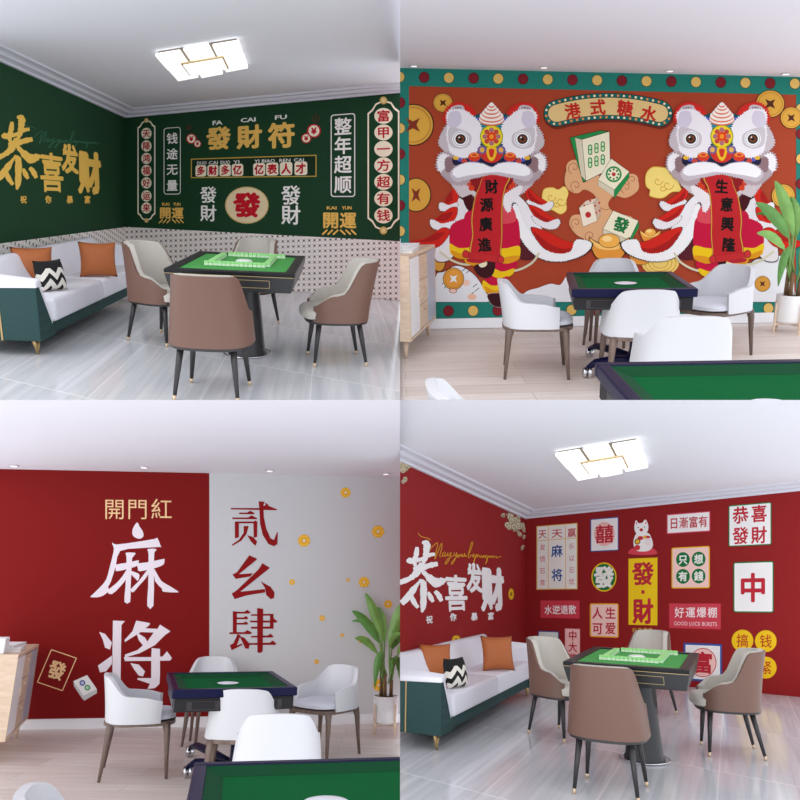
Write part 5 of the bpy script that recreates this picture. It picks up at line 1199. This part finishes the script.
strokes([[(57, 538), (75, 540), (74, 640), (57, 640)], [(74, 540), (108, 541), (122, 532), (136, 544), (130, 549), (74, 549)], [(74, 566), (105, 566), (115, 559), (126, 569), (122, 574), (74, 574)], [(74, 590), (105, 590), (115, 583), (126, 593), (122, 598), (74, 598)],
 [(42, 632), (110, 631), (122, 622), (142, 634), (138, 640), (42, 640)], [(78, 640), (92, 645), (75, 690), (98, 682), (100, 688), (52, 712), (44, 690), (60, 680)], [(86, 648), (108, 656), (132, 684), (128, 706), (112, 704), (100, 676)],
 [(165, 524), (192, 528), (190, 716), (180, 724), (166, 722)], [(138, 552), (222, 550), (238, 550), (238, 614), (222, 614), (222, 558), (138, 559)], [(134, 580), (225, 580), (238, 570), (256, 584), (250, 589), (134, 588)], [(138, 608), (238, 606), (238, 616), (138, 616)], [(138, 648), (212, 646), (224, 638), (238, 650), (234, 655), (138, 655)], [(126, 680), (222, 678), (234, 668), (250, 682), (246, 688), (126, 688)]], g, DR, 'serif_character', 'large dark red character, bottom of three', 1)
PG = (242, 200, 150)
for ch, x in (('開', 114.5), ('門', 137.5), ('紅', 161.5)): Art(W).text(ch, x, 109, 22, 22, PG, .0).done('gold_character', mu, 'pale gold square character')
A = Art(W)
def quadring(q, c, w):
    cx_ = sum(p[0] for p in q)/4; cy_ = sum(p[1] for p in q)/4
    for i in range(4):
        a, b = q[i], q[(i+1) % 4]; A.ribbon([a, b], w, c)
quadring([(51.5, 249.5), (76.5, 258), (62.5, 290.5), (37.5, 282)], PG, .9); A.text('發', 57, 270, 17, 19, PG, .03, rot=.33, jit=.1); A.done('tile_outline', mu, 'tilted pale gold outlined tile with a character')
A = Art(W); A.poly([(73.5, 281), (87, 275), (88, 276), (97, 289), (97, 293), (84.5, 300.5), (82, 298), (74, 286)], (206, 206, 206)).poly([(73.5, 281), (87, 275), (97, 289), (83.5, 295.5)], (246, 246, 246))
A.ell(82.5, 282.8, 2.9, 2.9, (60, 78, 150)).ell(82.5, 282.8, 1.7, 1.7, (190, 200, 226)).ell(87.5, 287.5, 2.9, 2.9, (60, 160, 90)).ell(87.5, 287.5, 1.7, 1.7, (200, 230, 206)); A.done('tile_motif', mu, 'white tile with one blue and one green circle')
for x, y, r in ((345.5, 92.5, 5), (304, 140.5, 6), (378, 131.5, 6), (292, 182, 2.8), (348, 179.7, 1.8), (364, 182, 5.2), (322, 218, 2.8), (342, 235, 1.9), (360.5, 241, 2), (316.5, 261.5, 2.4), (379, 285, 6), (388, 204, 4)):
    A = Art(W); A.ell(x, y, r, r, (240, 176, 44)).ell(x, y, r*.72, r*.72, (250, 206, 90)).ell(x, y, r*.6, r*.6, (240, 176, 44))
    if r > 2.5:
        for k in range(6): A.ell(x+r*.86*math.cos(k*PI/3), y+r*.86*math.sin(k*PI/3), r*.22, r*.22, (248, 196, 70), 8)
    A.rect(x, y, r*.4, r*.4, (226, 226, 220)); A.done('gold_coin', mu)
q = BL.fl(277, 318.5, .74); q6 = BL.fl(41, 377, .74); tt = BL.fl(194.5, 362, .76); pp = BL.fl(385, 333)
furnish_b(BL, (-1.365, 6.027, 19.9, .907, 1.07, .766), [(-2.137, 6.311, -72), (-1.17, 5.80, 8), (-.683, 7.12, 148), (-1.877, 7.609, 194.3), (q[0]-.03, 4.82, 8), (q6[0]+.36, q6[1]-.20, -75)], dict(
    table='black mahjong table with navy rim before the red and grey mural', ntable='foreground mahjong table with navy rim, red and grey room',
    chairs=chairs_b('red and grey room'), group='tub armchairs in the red and grey room', sb=(5, 28, .87), near_table=(tt[0], tt[1], 13), sideboard='light oak sideboard with white and grey doors, red and grey room',
    plant=pp, pyaw=14, plant_label='tall broad-leaved plant in a white pot before the grey wall'))

# ------------------------------------------------------------------ the four rooms share one cross of dividing planes (x = 0, z = eye height)
bpy.context.view_layer.update()
for room in (TL, TR, BL, BR):
    sx = -1 if room.off[0] == 0 else 1; sz = 1 if room.off[1] == 0 else -1
    for o in room.objs:
        if o.type != 'MESH' or not len(o.data.vertices): continue
        mw = o.matrix_world; inv = mw.inverted()
        ws = [mw @ v.co for v in o.data.vertices]
        for co, no, out in ((Vector((0, 0, CZ)), Vector((-sx, 0, 0)), [w.x*sx for w in ws]), (Vector((0, 0, CZ)), Vector((0, 0, -sz)), [(w.z-CZ)*sz for w in ws])):
            if min(out) >= -1e-4: continue
            if o.data.users > 1: o.data = o.data.copy()
            bm = B(); bm.from_mesh(o.data)
            lco = inv @ co; lno = (mw.to_3x3().transposed() @ no).normalized()
            r = bmesh.ops.bisect_plane(bm, geom=bm.verts[:]+bm.edges[:]+bm.faces[:], plane_co=lco, plane_no=lno, clear_outer=True, dist=1e-6)
            ed = [e for e in r['geom_cut'] if isinstance(e, bmesh.types.BMEdge) and e.is_boundary]
            if ed and o.get('kind') != 'structure':
                try: bmesh.ops.holes_fill(bm, edges=ed, sides=0)
                except Exception: pass
            bm.to_mesh(o.data); bm.free()
    # drop what lies wholly beyond the dividers
    for o in list(room.objs):
        if o.type == 'MESH' and len(o.data.polygons) == 0 and not any(c.parent == o for c in room.objs):
            room.objs.remove(o); bpy.data.objects.remove(o)

# ------------------------------------------------------------------ light and camera
w = bpy.data.worlds.new('World'); SC.world = w; w.use_nodes = True
bg = w.node_tree.nodes['Background']; bg.inputs[0].default_value = (.93, .95, 1.0, 1); bg.inputs[1].default_value = WORLD_S
def sun(rot, e, ang, col):
    l = bpy.data.lights.new('Sun', 'SUN'); l.energy = e; l.angle = math.radians(ang); l.color = col
    o = bpy.data.objects.new('sun_light', l); COL.objects.link(o); o.rotation_euler = [math.radians(a) for a in rot]
sun((62, 0, -28), .5, 25, (1, .98, .95))
def area(room, x, y, z, sx, sy, e, col=(1, .98, .96)):
    l = bpy.data.lights.new('RoomLight', 'AREA'); l.shape = 'RECTANGLE'; l.size = sx; l.size_y = sy; l.energy = e; l.color = col
    o = bpy.data.objects.new('room_light', l); COL.objects.link(o)
    o.matrix_world = room.frame(x, y, 0, z)
cd = bpy.data.cameras.new('Camera'); cam = bpy.data.objects.new('camera', cd); COL.objects.link(cam)
cam.location = (0, 0, CZ); cam.rotation_euler = (PI/2, 0, 0)
cd.sensor_width = 36; cd.sensor_fit = 'HORIZONTAL'; cd.lens = 36*F/800; cd.clip_start = .05; cd.clip_end = 200
SC.camera = cam
SC.view_settings.view_transform = 'Standard'; SC.view_settings.look = 'None'; SC.view_settings.gamma = 1; SC.view_settings.exposure = EXPO
SC.view_settings.use_curve_mapping = False
